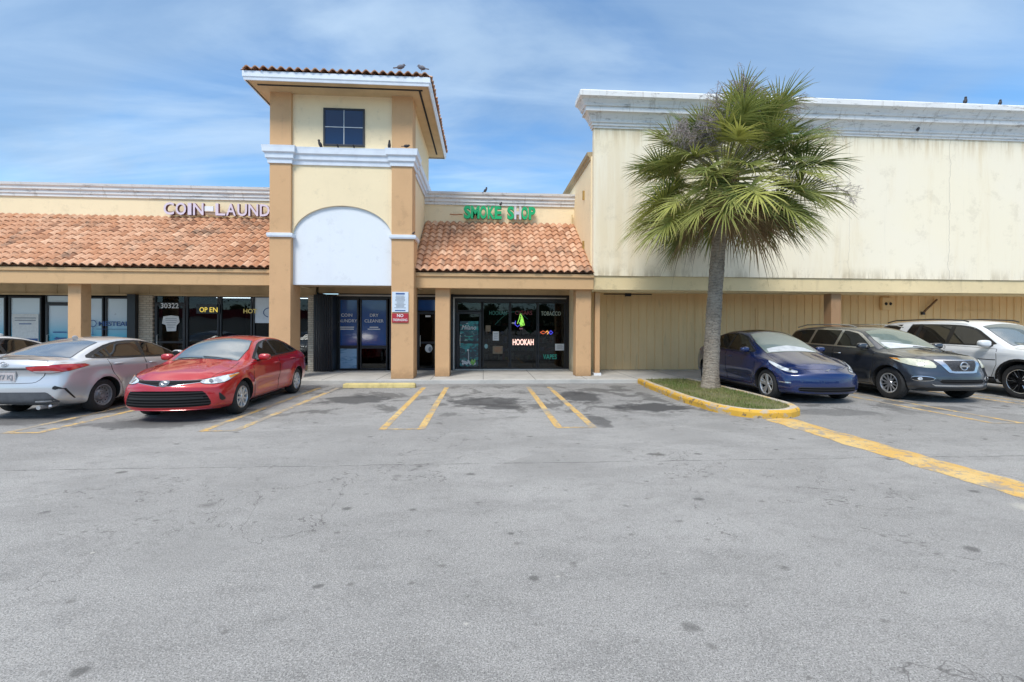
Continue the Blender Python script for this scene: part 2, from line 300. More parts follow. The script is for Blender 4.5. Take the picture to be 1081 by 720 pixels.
def windowglass(name, tint=.5, ior=1.55, col=(.55, .60, .62)):
    m = bpy.data.materials.new(name); m.use_nodes = True; nt = m.node_tree; nt.nodes.clear()
    o = N(nt, 'ShaderNodeOutputMaterial'); mx = N(nt, 'ShaderNodeMixShader'); f = N(nt, 'ShaderNodeFresnel'); f.inputs[0].default_value = ior
    tr = N(nt, 'ShaderNodeBsdfTransparent'); tr.inputs[0].default_value = tuple(c * tint for c in col) + (1,)
    gl = N(nt, 'ShaderNodeBsdfGlossy'); gl.inputs['Roughness'].default_value = .015; gl.inputs[0].default_value = (.9, .93, .95, 1)
    nz = N(nt, 'ShaderNodeTexNoise'); nz.inputs['Scale'].default_value = .9; bp = N(nt, 'ShaderNodeBump'); bp.inputs['Strength'].default_value = .03; bp.inputs['Distance'].default_value = .1
    tcx = N(nt, 'ShaderNodeTexCoord'); nt.links.new(tcx.outputs['Object'], nz.inputs['Vector']); nt.links.new(nz.outputs[0], bp.inputs['Height']); nt.links.new(bp.outputs[0], gl.inputs['Normal'])
    nt.links.new(f.outputs[0], mx.inputs[0]); nt.links.new(tr.outputs[0], mx.inputs[1]); nt.links.new(gl.outputs[0], mx.inputs[2]); nt.links.new(mx.outputs[0], o.inputs[0])
    return m
M_glass = windowglass('shop_glass', .8, 1.42)
t = Mt('blue_film', (.02, .08, .27), .12, coat=.3, ior=1.5); t.mix(t.ramp(t.noise(.8, 3), .4, .7, 0, .6), (.03, .11, .34)); M_bluefilm = t.m
t = Mt('wave_film', (.30, .48, .66), .3, coat=.2); t.mix(t.ramp(t.noise(3, 5, .6, sc=(1, 1, 3.5), dist=.8), .50, .62, 0, .7), (.10, .24, .42)); t.mix(t.ramp(t.noise(2, 3, loc=(1, 1, 1)), .5, .75, 0, .5), (.55, .68, .80)); M_wave = t.m
t = Mt('window_film', (.60, .68, .74), .25, coat=.3)
spz = t.n('ShaderNodeSeparateXYZ'); t.l(t.coord(), spz.inputs[0]); t.mix(t.ramp(spz.outputs[2], 2.1, 1.1), (.04, .42, .60)); t.mix(t.ramp(t.noise(7, 3), .70, .74, 0, .5), (.25, .3, .35)); M_film = t.m
t = Mt('tower_glass', (.006, .018, .06), .03, spec=.6, ior=1.5); M_towerglass = t.m

# ------------------------------------------------------------------ object helpers
def tag(o, label=None, cat=None, group=None, kind=None):
    if label: o['label'] = label
    if cat: o['category'] = cat
    if group: o['group'] = group
    if kind: o['kind'] = kind
    return o
def empty(name, loc=(0, 0, 0), rz=0, label=None, cat=None, group=None):
    o = bpy.data.objects.new(name, None); o.location = loc; o.rotation_euler = (0, 0, rz); o.empty_display_size = .2
    COL.objects.link(o); return tag(o, label, cat, group)
def kids(o): return [c for c in list(COL.objects) if c.parent == o]
def copy_tree(o, parent=None):
    c = o.copy(); COL.objects.link(c)
    if parent: c.parent = parent
    for ch in kids(o): copy_tree(ch, c)
    return c
class MB:
    def __init__(s): s.v = []; s.f = []; s.mi = []; s.cm = 0
    def add(s, vs, fs, mi=None):
        o = len(s.v); s.v += [tuple(v) for v in vs]; s.f += [tuple(i + o for i in f) for f in fs]; s.mi += [s.cm if mi is None else mi] * len(fs); return s
    def box(s, x0, x1, y0, y1, z0, z1, mi=None):
        vs = [(x, y, z) for z in (z0, z1) for y in (y0, y1) for x in (x0, x1)]
        return s.add(vs, [(0, 2, 3, 1), (4, 5, 7, 6), (0, 1, 5, 4), (2, 6, 7, 3), (0, 4, 6, 2), (1, 3, 7, 5)], mi)
    def obox(s, c, sx, sy, sz, R=None, mi=None):
        vs = []
        for z in (-1, 1):
            for y in (-1, 1):
                for x in (-1, 1):
                    p = Vector((x * sx / 2, y * sy / 2, z * sz / 2)); p = (R @ p if R is not None else p) + Vector(c); vs.append(p)
        return s.add(vs, [(0, 2, 3, 1), (4, 5, 7, 6), (0, 1, 5, 4), (2, 6, 7, 3), (0, 4, 6, 2), (1, 3, 7, 5)], mi)
    def prism_xz(s, pts, y0, y1, mi=None):
        n = len(pts); vs = [(x, y0, z) for x, z in pts] + [(x, y1, z) for x, z in pts]
        return s.add(vs, [tuple(range(n)), tuple(range(2 * n - 1, n - 1, -1))] + [(i, (i + 1) % n + 0, (i + 1) % n + n, i + n)[::-1] for i in range(n)], mi)
    def prism_xy(s, pts, z0, z1, mi=None, mtop=None):
        n = len(pts); vs = [(x, y, z0) for x, y in pts] + [(x, y, z1) for x, y in pts]
        s.add(vs, [tuple(range(n))[::-1]] + [(i, (i + 1) % n, (i + 1) % n + n, i + n) for i in range(n)], mi)
        return s.add([(x, y, z1) for x, y in pts], [tuple(range(n))], mtop if mtop is not None else mi)
    def tube(s, path, rad, n=8, cap=True, mi=None):
        P = [Vector(p) for p in path]; R = rad if isinstance(rad, (list, tuple)) else [rad] * len(P)
        vs = []; fs = []; up = Vector((0, 0, 1)); prev = None
        for i, p in enumerate(P):
            d = (P[min(i + 1, len(P) - 1)] - P[max(i - 1, 0)]).normalized()
            a = prev - d * prev.dot(d) if prev is not None else (d.cross(up) if abs(d.dot(up)) < .95 else d.cross(Vector((1, 0, 0))))
            a.normalize(); prev = a; b = d.cross(a)
            for k in range(n):
                t = 2 * pi * k / n; vs.append(p + (a * cos(t) + b * sin(t)) * R[i])
        for i in range(len(P) - 1):
            for k in range(n): fs.append((i * n + k, i * n + (k + 1) % n, (i + 1) * n + (k + 1) % n, (i + 1) * n + k))
        if cap: fs += [tuple(range(n))[::-1], tuple(range((len(P) - 1) * n, len(P) * n))]
        return s.add(vs, fs, mi)
    def lathe_y(s, prof, n=40, mi=None, c=(0, 0, 0)):
        """profile (radius, y) turned round the Y axis through c"""
        vs = []; fs = []; m = len(prof)
        for k in range(n):
            a = 2 * pi * k / n
            for r, y in prof: vs.append((c[0] + r * cos(a), c[1] + y, c[2] + r * sin(a)))
        for k in range(n):
            for j in range(m - 1): fs.append((k * m + j, k * m + j + 1, ((k + 1) % n) * m + j + 1, ((k + 1) % n) * m + j))
        return s.add(vs, fs, mi)
    def ellip(s, c, r, n=12, m=8, R=None, e=1.0, mi=None):
        vs = []; fs = []
        pw = lambda v: math.copysign(abs(v) ** e, v)
        for j in range(m + 1):
            ph = -pi / 2 + pi * j / m
            for k in range(n):
                th = 2 * pi * k / n
                p = Vector((r[0] * pw(cos(ph)) * pw(cos(th)), r[1] * pw(cos(ph)) * pw(sin(th)), r[2] * pw(sin(ph))))
                vs.append((R @ p if R is not None else p) + Vector(c))
        for j in range(m):
            for k in range(n): fs.append((j * n + k, j * n + (k + 1) % n, (j + 1) * n + (k + 1) % n, (j + 1) * n + k))
        return s.add(vs, fs, mi)
    def build(s, name, mats, parent=None, smooth=False, bevel=0, label=None, sharp=35, attrs=None):
        me = bpy.data.meshes.new(name); me.from_pydata(s.v, [], s.f)
        if not isinstance(mats, (list, tuple)): mats = [mats]
        for m in mats: me.materials.append(m)
        me.polygons.foreach_set('material_index', s.mi)
        if attrs:
            for k, (dom, vals) in attrs.items():
                a = me.attributes.new(k, 'FLOAT', dom); a.data.foreach_set('value', vals)
        me.validate(); me.update()
        if smooth:
            me.polygons.foreach_set('use_smooth', [True] * len(me.polygons))
            try: me.set_sharp_from_angle(angle=radians(sharp))
            except Exception: pass
        o = bpy.data.objects.new(name, me); COL.objects.link(o)
        if parent: o.parent = parent
        if bevel:
            b = o.modifiers.new('bevel', 'BEVEL'); b.width = bevel; b.segments = 2; b.limit_method = 'ANGLE'
        if label: o['label'] = label
        return o
def struct(name, mb, m, **k): return tag(mb.build(name, m, **k), kind='structure')
def miter(path, off):
    P = [Vector(p) for p in path]; out = []
    for i, p in enumerate(P):
        d0 = (P[i] - P[i - 1]).normalized() if i > 0 else None
        d1 = (P[i + 1] - P[i]).normalized() if i < len(P) - 1 else None
        n0 = Vector((d0.y, -d0.x)) if d0 else None; n1 = Vector((d1.y, -d1.x)) if d1 else None
        if n0 is None: n = n1
        elif n1 is None: n = n0
        else:
            n = (n0 + n1); n.normalize(); n = n / max(.3, n.dot(n0))
        out.append(p + n * off)
    return out
def sweep(mb, path, prof, mi=None):
    cols = [miter(path, o) for o, z in prof]; m = len(prof); vs = []; fs = []
    for i in range(len(path)):
        for j in range(m): vs.append((cols[j][i].x, cols[j][i].y, prof[j][1]))
    for i in range(len(path) - 1):
        for j in range(m - 1): fs.append((i * m + j, (i + 1) * m + j, (i + 1) * m + j + 1, i * m + j + 1))
    fs += [tuple(range(m))[::-1], tuple(range((len(path) - 1) * m, len(path) * m))]
    return mb.add(vs, fs, mi)
def text_obj(name, s, h, loc, m, parent=None, ext=.004, bold=.0, width=None, sidemat=None, rot=(radians(90), 0, 0), align='CENTER', shear=0):
    """capital height h; loc = centre of baseline; faces -Y"""
    cu = bpy.data.curves.new('txt', 'FONT'); cu.body = s; cu.size = 1; cu.extrude = ext / (h / .70); cu.align_x = align; cu.offset = bold; cu.shear = shear; cu.resolution_u = 3
    to = bpy.data.objects.new('txt', cu); COL.objects.link(to)
    dg = bpy.context.evaluated_depsgraph_get(); me = bpy.data.meshes.new_from_object(to.evaluated_get(dg))
    bpy.data.objects.remove(to); bpy.data.curves.remove(cu)
    k = h / .70; xs = [v.co.x for v in me.vertices]; kx = k
    if width and xs: kx = width / (max(xs) - min(xs))
    for v in me.vertices: v.co = Vector((v.co.x * kx, v.co.y * k, v.co.z * k))
    me.materials.clear(); me.materials.append(m)
    if sidemat:
        me.materials.append(sidemat); me.update()
        for p in me.polygons: p.material_index = 0 if p.normal.z > .7 else 1
    else:
        for p in me.polygons: p.material_index = 0
    me.name = name; o = bpy.data.objects.new(name, me); COL.objects.link(o)
    if parent is not None: loc = tuple(Vector(loc) - Vector(parent.location))
    o.location = loc; o.rotation_euler = rot
    if parent: o.parent = parent
    return o

# ------------------------------------------------------------------ ground
struct('ground', MB().add([(-700, -700, 0), (700, -700, 0), (700, 700, 0), (-700, 700, 0)], [(0, 1, 2, 3)]), M_asph)
sw = MB(); sw.box(-40, 40, 13.4, 16.45, -.05, .12)
struct('sidewalk', sw, M_conc, bevel=.02)
sj = MB()
for i in range(-22, 23): sj.box(i * 1.55 - .006, i * 1.55 + .006, 13.42, 16.4, .1205, .1225)
struct('sidewalk_joints', sj, M_dark)
def stripe(pts, m, z=.004, name='parking_line'):
    return struct(name, MB().add([(x, y, z) for x, y in pts], [tuple(range(len(pts)))]), m)
def rect(x0, x1, y0, y1): return [(x0, y0), (x1, y0), (x1, y1), (x0, y1)]
for i, (a, b, mm) in enumerate(((-1.62, -1.0, M_line), (1.25, 1.83, M_line), (-4.42, -3.92, M_linew), (-7.32, -6.84, M_linew), (-10.15, -9.65, M_linew), (8.98, 9.5, M_linew), (11.9, 12.4, M_linew), (14.8, 15.3, M_linew))):
    stripe(rect(a - .06, a + .06, 7.42, 12.6), mm); stripe(rect(b - .06, b + .06, 7.42, 12.6), mm)
    stripe(rect(a + .06, b - .06, 7.42, 7.50), M_linew)
# wide hand-painted yellow strip leading from the island: low raised asphalt berm
st = MB(); pts = []
n = 40; L0 = Vector((5.38, 7.92)); L1 = Vector((5.62, 2.2)); vs = []
for i in range(n + 1):
    p = L0.lerp(L1, i / n); wd = .27 + .018 * sin(i * 1.7) + .012 * sin(i * .6 + 1); p.x += .012 * sin(i * .9)
    for o, z in ((-wd, .003), (-wd + .05, .018), (0, .03), (wd - .05, .018), (wd, .003)): vs.append((p.x + o, p.y, z))
fs = [(i * 5 + j, (i + 1) * 5 + j, (i + 1) * 5 + j + 1, i * 5 + j + 1) for i in range(n) for j in range(4)]
struct('painted_strip', MB().add(vs, fs), M_strip, smooth=True)
# planted island with raised kerb
isl = [(4.62, 13.36), (4.50, 12.0), (4.44, 10.2), (4.48, 9.1), (4.62, 8.5), (4.86, 8.15), (5.2, 8.0), (5.6, 8.03), (5.95, 8.2), (6.2, 8.55), (6.32, 9.1), (6.36, 10.2), (6.34, 12.0), (6.28, 13.36)]
def chaikin(p, it=2, closed=True):
    for _ in range(it):
        q = []
        for i in range(len(p) - (0 if closed else 1)):
            a, b = p[i], p[(i + 1) % len(p)]
            q += [tuple(a[k] * .75 + b[k] * .25 for k in range(len(a))), tuple(a[k] * .25 + b[k] * .75 for k in range(len(a)))]
        p = q if closed else [p[0]] + q + [p[-1]]
    return p
ip = chaikin(isl, 1, False)
ip = [(x + .012 * sin(i * 2.3), y + .012 * cos(i * 1.9)) for i, (x, y) in enumerate(ip)]
kb = MB(); prof = [(0, -.02), (0, .10), (-.02, .135), (-.05, .15)]
sweep(kb, ip, prof, 0); kb.mi[-2:] = [1, 1]
sweep(kb, ip, [(-.05, .15), (-.17, .148), (-.175, .05)], 1)
struct('kerb', kb, [M_curbp, M_curbt])
inn = [(v.x, v.y) for v in miter(ip, -.17)]
struct('island_soil', MB().prism_xy(inn, .02, .13), M_soil)
g = MB(); tint = []; tip = []
def inside(x, y, P):
    c = False
    for i in range(len(P)):
        (x0, y0), (x1, y1) = P[i], P[i - 1]
        if (y0 > y) != (y1 > y) and x < (x1 - x0) * (y - y0) / (y1 - y0) + x0: c = not c
    return c
rg = random.Random(3); cnt = 0
while cnt < 11000:
    x, y = rg.uniform(4.5, 6.4), rg.uniform(8.0, 13.35)
    if not inside(x, y, inn): continue
    if sin(x * 5 + 1 + sin(y * 3)) * sin(y * 2.1 + x) > .35 and rg.random() < .8: cnt += 1; continue
    cnt += 1; a = rg.uniform(0, 2 * pi); h = rg.uniform(.02, .065); b = rg.uniform(.0, .04); wd = rg.uniform(.003, .007)
    dxx, dyy = cos(a), sin(a)
    g.add([(x - dyy * wd, y + dxx * wd, .125), (x + dyy * wd, y - dxx * wd, .125), (x + dxx * b, y + dyy * b, .13 + h)], [(0, 1, 2)])
    tint.append(min(1, max(0, rg.gauss(.48 + .35 * sin(x * 3.3) * sin(y * 1.7), .25))))
tag(g.build('grass', M_grass, attrs={'tint': ('FACE', tint), 'tip': ('FACE', [0.0] * len(tint))}), 'short patchy green and straw grass inside the yellow kerbed island', 'grass', kind='stuff')
# ------------------------------------------------------------------ wheel stop
def wheel_stop(x0, x1, y, label):
    w = MB(); w.add([(x, y + o, z) for x in (x0, x0 + .05, x1 - .05, x1) for o, z in ((-.09, 0), (-.07, .09), (-.04, .13 if x0 < x < x1 else .10), (.04, .13 if x0 < x < x1 else .10), (.07, .09), (.09, 0))],
          [(i * 6 + j, (i + 1) * 6 + j, (i + 1) * 6 + (j + 1) % 6, i * 6 + (j + 1) % 6) for i in range(3) for j in range(6)] + [(0, 1, 2, 3, 4, 5)[::-1], (18, 19, 20, 21, 22, 23)])
    return tag(w.build('wheel_stop', M_stopp, bevel=.01), label, 'wheel stop')
wheel_stop(-3.78, -1.85, 12.62, 'faded yellow concrete wheel stop lying before the right tower column')

# ------------------------------------------------------------------ tiles
def tiles(mb, tint, O, U, S, width, length, pitch=.235, courses=11, inset=0.0, seed=0, hgt=.078, x_off=0):
    """barrel tiles on a slope: O eave corner, U along the eave, S up the slope"""
    rr = random.Random(seed); O = Vector(O); U = Vector(U).normalized(); S = Vector(S).normalized(); Nn = U.cross(S).normalized()
    if Nn.z < 0: Nn = -Nn
    ex = length / courses; K = 8; cols = int(round(width / pitch)); pitch = width / cols
    for r in range(courses):
        ins = inset * r * ex
        for c in range(cols):
            u0 = c * pitch
            if u0 < ins - 1e-3 or u0 + pitch > width - ins + 1e-3: continue
            jy = rr.uniform(-.014, .014); jx = rr.uniform(-.005, .005); lift = rr.uniform(0, .010); tn = min(1, max(0, rr.gauss(.50, .22)))
            vs = []
            for (sv, dz) in ((r * ex + jy - .03, .042 + lift), ((r + 1) * ex + .03, .006)):
                for k in range(K + 1):
                    q = k / K; hh = hgt * (.5 - .5 * cos(2 * pi * q)) ** .75
                    vs.append(O + U * (u0 + jx + q * (pitch + .004)) + S * sv + Nn * (dz + hh))
            lo = [vs[k] - Nn * .024 for k in range(K + 1)]; lo2 = [v + S * .05 for v in lo]
            o = len(mb.v); fs = [(k, k + 1, K + 2 + k, K + 1 + k) for k in range(K)]
            mb.add(vs + lo + lo2, fs + [(2 * K + 2 + k, 2 * K + 3 + k, k + 1, k) for k in range(K)] + [(3 * K + 3 + k, 3 * K + 4 + k, 2 * K + 3 + k, 2 * K + 2 + k) for k in range(K)], 0)
            tint += [tn] * (3 * K)
def tile_roof(parent, x0, x1, eave, top, seed, cols_pitch=.235):
    mb = MB(); tint = []; S = Vector((0, top[0] - eave[0], top[1] - eave[1])); L = S.length
    tiles(mb, tint, (x0, eave[0], eave[1]), (1, 0, 0), S, x1 - x0, L, cols_pitch, 11, seed=seed)
    nf = len(mb.f); mb.add([(x0, eave[0], eave[1]), (x1, eave[0], eave[1]), (x1, top[0], top[1]), (x0, top[0], top[1])], [(0, 1, 2, 3)]); tint += [.1]
    return mb.build('tile_roof', M_tile, parent, smooth=True, attrs={'tint': ('FACE', tint)}, sharp=50)

# ------------------------------------------------------------------ storefront pieces
SY = 16.5                                                    # plane of the shop fronts
def frame_rect(mb, x0, x1, z0, z1, t=.05, y=SY, d=.10, mi=None):
    mb.box(x0, x0 + t, y - d, y, z0, z1, mi); mb.box(x1 - t, x1, y - d, y, z0, z1, mi)
    mb.box(x0 + t, x1 - t, y - d, y, z1 - t, z1, mi); mb.box(x0 + t, x1 - t, y - d, y, z0, z0 + t, mi)
def window(parent, x0, x1, z0, z1, glass, t=.05, name='window', fr=M_frame, y=SY):
    m = MB(); frame_rect(m, x0, x1, z0, z1, t, y); f = m.build(name, fr, parent, bevel=.004)
    MB().box(x0 + t, x1 - t, y - .055, y - .045, z0 + t, z1 - t).build('pane', glass, f); return f
def shop_door(parent, x0, x1, z0, z1, glass, y=SY):
    m = MB(); frame_rect(m, x0, x1, z0, z1, .08, y); m.box(x0 + .08, x1 - .08, y - .09, y - .01, z0 + .95, z0 + 1.02); f = m.build('door', M_frame, parent, bevel=.004)
    MB().box(x0 + .08, x1 - .08, y - .055, y - .045, z0 + .08, z0 + .95).box(x0 + .08, x1 - .08, y - .055, y - .045, z0 + 1.02, z1 - .08).build('pane', glass, f)
    MB().tube([(x0 + .12, y - .10, z0 + .85), (x0 + .12, y - .16, z0 + .87), (x0 + .12, y - .16, z0 + 1.22), (x0 + .12, y - .10, z0 + 1.24)], .012).build('handle', M_alu, f); return f
def room(parent, x0, x1, depth, z1=2.9, m=M_dark):
    r = MB(); y0, y1 = SY + .04, SY + depth
    r.add([(x0, y0, .1), (x1, y0, .1), (x1, y1, .1), (x0, y1, .1), (x0, y0, z1), (x1, y0, z1), (x1, y1, z1), (x0, y1, z1)], [(0, 1, 2, 3), (4, 7, 6, 5), (2, 6, 7, 3), (0, 3, 7, 4), (1, 5, 6, 2)])
    return r.build('interior', m, parent)
def bars(x0, x1, zs, y, h=.018, ins=0, seed=0):
    r = random.Random(seed); b = MB()
    for z in zs:
        k = r.uniform(.6, 1) * (x1 - x0) / 2; c = (x0 + x1) / 2; b.box(c - k, c + k, y - .003, y, z, z + h)
    return b
CORN = [(0, 6.20), (.05, 6.20), (.05, 6.28), (.09, 6.31), (.09, 6.40), (.15, 6.44), (.15, 6.52), (.20, 6.56), (.22, 6.64), (-.25, 6.64), (-.25, 6.2)]

# ================================================================== left strip building
LB = empty('shop_building', (-12, 16.5, 0), label='long low cream shop building with a tile awning left of the tower', cat='building')
LB.location = (0, 0, 0)
MB().box(-26, -6.0, 17.0, 17.25, 2.9, 6.50).build('wall', M_cream, LB)
sweep(MB(), [(-26, 17.0), (-6.0, 17.0)], CORN).build('cornice', M_trim, LB)
MB().box(-26, -2.3, 17.25, 30, 6.0, 6.15).build('roof_deck', M_conc, LB)
tile_roof(LB, -20.0, -6.26, (13.98, 3.40), (17.0, 5.52), 11)
b = MB(); b.box(-26, -6.26, 14.05, 14.3, 2.89, 3.34); b.box(-26, -6.26, 14.0, 14.05, 3.26, 3.36)
b.build('fascia_beam', M_tan, LB, bevel=.008)
b = MB(); b.box(-26, -5.9, 14.3, 17.0, 3.06, 3.12); b.box(-26, -5.9, 16.42, 16.56, 2.74, 3.06)
for i in range(20): b.box(-25.5 + i * 1.0, -25.48 + i * 1.0, 16.405, 16.42, 2.76, 3.06)
b.box(-26, -5.9, 16.38, 16.42, 2.70, 2.76)
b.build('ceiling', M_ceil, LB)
for x in (-12.30, -19.5): MB().box(x, x + .37, 14.28, 14.64, .12, 3.06).build('column', M_tan2, LB, bevel=.012)
# solid wall pieces
MB().box(-11.80, -11.34, 16.36, 16.62, .12, 2.72).build('brick_pier', M_brick, LB, bevel=.006)
MB().box(-5.99, -5.80, 15.95, 16.62, .12, 2.74).build('brick_pier', M_brick, LB, bevel=.006)
MB().box(-26, -12.00, 16.46, 16.56, .12, .30).box(-11.36, -6.0, 16.46, 16.56, .12, .30).build('base_wall', M_tan, LB)
for x0, x1, z0 in ((-19, -17.45, .3), (-17.4, -16.12, .3), (-16.02, -14.98, .3), (-13.9, -12.98, .3), (-12.92, -12.12, .3)):
    window(LB, x0, x1, z0, 2.64, M_film)
shop_door(LB, -14.85, -13.95, .12, 2.42, M_film)
window(LB, -14.85, -13.95, 2.43, 2.70, M_film, .03, 'transom_window')
MB().box(-12.06, -11.80, 16.2, 16.5, .12, 2.74).build('window_post', M_black, LB)
MB().box(-26, -11.40, 16.60, 16.66, .12, 3.0).build('back_wall', M_dark, LB)
# laundromat windows (clear)
room(LB, -11.36, -6.0, 6)
shop_door(LB, -11.30, -10.30, .12, 2.44, M_glass); window(LB, -11.30, -10.30, 2.45, 2.72, M_glass, .03, 'transom_window')
for x0, x1 in ((-10.26, -9.18), (-9.14, -8.06), (-8.02, -7.10), (-7.06, -6.02)): window(LB, x0, x1, .3, 2.72, M_glass)
# machines seen dimly through the glass
M_mach = plain('machine_white', (.55, .56, .58), .4, var=.1)
for i in range(5):
    x = -10.0 + i * .8; wm = empty('washing_machine', (x, 19.3, .1), label='white washing machine inside the laundromat, %s' % ('nearest the glass door', 'second from the glass door', 'in the middle of the row', 'fourth from the glass door', 'furthest right behind the glass')[i], cat='washing machine', group='machines in the laundromat')
    MB().box(-.35, .35, -.35, .35, 0, 1.15).build('cabinet', M_mach, wm, bevel=.02)
    MB().lathe_y([(.0, -.37), (.17, -.37), (.22, -.36), (.24, -.34)], 20, c=(0, 0, .6)).build('drum_door', M_black, wm, smooth=True)
# homestead window lettering
s = empty('window_lettering', (-12.42, 16.42, 1.44), label='dark blue HOMESTEAD lettering across two pale window panes beside the column', cat='window lettering')
text_obj('letters', 'MESTEAD', .15, (-12.60, 16.392, 1.66), M_tnavy, s, bold=.015, width=1.04)
text_obj('letters', 'H', .15, (-13.52, 16.392, 1.66), M_tnavy, s, bold=.015)
k = MB()
for i in range(24):
    a = 2 * pi * i / 24; a2 = 2 * pi * (i + 1) / 24
    k.add([(-13.49 + .12 * cos(a) + .0 + 12.6, .012, .30 + .12 * sin(a)), (-13.49 + .12 * cos(a2) + 12.6, .012, .30 + .12 * sin(a2)), (-13.49 + .095 * cos(a2) + 12.6, .012, .30 + .095 * sin(a2)), (-13.49 + .095 * cos(a) + 12.6, .012, .30 + .095 * sin(a))], [(0, 1, 2, 3)])
k.box(-.90, -.88, .008, .012, -.10, .18); k.box(-.94, -.84, .008, .012, -.10, -.08); k.box(-.78, .46, .008, .012, .10, .115)
km = k.build('key_mark', M_tnavy, s); km.location.y = -.035
p = empty('window_poster', (-15.5, 16.42, 1.2), label='pale poster with grey heading and navy band in the left shop window', cat='poster')
MB().box(-.42, .42, 0, .006, -.35, .85).build('sheet', M_paperw, p)
MB().box(-.40, .40, -.004, 0, -.32, .02).build('navy_band', M_tnavy, p)
bars(-.34, .34, (.70, .62), -.001, .03, seed=2).build('heading', M_tgrey, p); bars(-.2, .2, (.5,), -.001, .03, seed=2).build('heading', M_tnavy, p)
bars(-.32, .32, (-.1, -.18, -.26), -.005, .02, seed=4).build('text_lines', M_twhite, p)
p = empty('door_decal', (-14.4, 16.42, 1.3), label='small blue lettering and arrow stuck on the film of the glass door', cat='decal')
bars(-.32, .32, (.12,), .005, .035, seed=3).build('text_lines', M_tnavy, p); MB().prism_xz([(-.2, -.08), (-.08, -.02), (-.08, -.05), (.2, -.05), (.2, -.11), (-.08, -.11), (-.08, -.14)], 0, .004).build('arrow', M_tnavy, p)
# laundromat signs
d = empty('door_number', (-10.8, 16.36, 2.2), label='white street number 30322 above the laundromat glass door', cat='number')
text_obj('digits', '30322', .17, (-10.80, 16.385, 2.28), M_twhite, d, bold=.01)
d = empty('led_sign', (-9.5, 16.4, 2.2), label='yellow and red lit OPEN sign hanging in the laundromat window', cat='sign')
MB().box(-.42, .42, .0, .03, -.10, .22).build('sign_board', M_black, d)
text_obj('letters', 'OP', .17, (-9.68, 16.385, 2.15), M_yell, d, bold=.0, width=.26); text_obj('letters', 'EN', .17, (-9.34, 16.385, 2.15), M_yell, d, bold=.0, width=.26)
d = empty('led_sign', (-8.15, 16.4, 2.2), label='dim yellow lit HOT sign hanging right of the OPEN sign', cat='sign')
text_obj('letters', 'HOT', .15, (-8.12, 16.385, 2.12), emit('yellow_dim_led', (.5, .4, .12), .12), d, bold=.01)
d = empty('paper_notice', (-10.75, 16.36, 1.75), label='white scalloped paper notices taped on the laundromat door', cat='notice')
MB().prism_xz([(-.30, .0), (-.26, .24), (0, .28), (.24, .25), (.28, .05), (.18, -.06), (.16, -.26), (-.14, -.27), (-.18, -.05)], .03, .036).build('sheet', M_paperw, d)
bars(-.2, .2, (.16, .1, .02, -.06, -.14), .028, .018, seed=6).build('text_lines', M_tgrey, d)
d = empty('window_poster', (-7.6, 16.4, 2.2), label='pale blue poster with a round swirl in the laundromat end window', cat='poster')
MB().box(-.40, .42, .03, .036, -.42, .50).build('sheet', M_bluesign, d)
k = MB(); k.tube([(.12 + .2 * cos(a * .3), .02, -.05 + .16 * sin(a * .3)) for a in range(16)], .012, 5); k.build('swirl', M_tnavy, d)
d = MB(); d.box(-11.2, -10.4, 16.30, 16.32, .5, .52)
# glitter of round bulbs above the laundromat windows
for x0, x1, lb in ((-11.2, -10.4, 'row of dim coloured bulbs above the laundromat door'), (-10.1, -8.4, 'row of dim coloured bulbs above the OPEN sign')):
    e_ = empty('bulb_string', ((x0 + x1) / 2, 16.6, 2.6), label=lb, cat='light string'); nb = int((x1 - x0) / .2)
    q = MB()
    for i in range(nb + 1): q.ellip((x0 + i * (x1 - x0) / nb - (x0 + x1) / 2, -.13, -.02), (.035, .02, .035), 8, 6)
    q.tube([(-(x1 - x0) / 2, -.12, .02), ((x1 - x0) / 2, -.12, .02)], .006, 5)
    q.build('bulbs', plain('bulb_glass', (.13, .10, .18), .3, var=.5, sc=3), e_, smooth=True)

# ================================================================== smoke shop part
SB = empty('smoke_shop_building', (0, 0, 0), label='small cream shop front with a tile awning right of the tower', cat='building')
MB().box(-2.28, 3.43, 17.0, 17.25, 2.9, 6.50).build('wall', M_cream, SB)
sweep(MB(), [(-2.2, 17.0), (3.43, 17.0)], CORN).build('cornice', M_trim, SB)
MB().box(-2.28, 3.43, 17.25, 30, 6.0, 6.15).build('roof_deck', M_conc, SB)
tile_roof(SB, -2.16, 3.42, (13.98, 3.36), (17.0, 5.52), 23)
b = MB(); b.box(-2.10, 3.44, 14.05, 14.3, 2.86, 3.30); b.box(-2.10, 3.44, 14.0, 14.05, 3.22, 3.33)
b.build('fascia_beam', M_tan, SB, bevel=.008)
b = MB(); b.box(-5.8, 3.44, 14.3, 17.0, 3.06, 3.12); b.box(-5.8, 3.44, 16.42, 16.56, 2.84, 3.06)
for i in range(9): b.box(-5.3 + i, -5.28 + i, 16.405, 16.42, 2.86, 3.06)
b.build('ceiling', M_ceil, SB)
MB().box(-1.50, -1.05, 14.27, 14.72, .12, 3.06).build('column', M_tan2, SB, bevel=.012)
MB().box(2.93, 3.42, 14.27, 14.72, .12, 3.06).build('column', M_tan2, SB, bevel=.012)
MB().box(3.12, 3.46, 14.75, 16.6, .12, 3.06).build('side_wall', M_cream, SB)
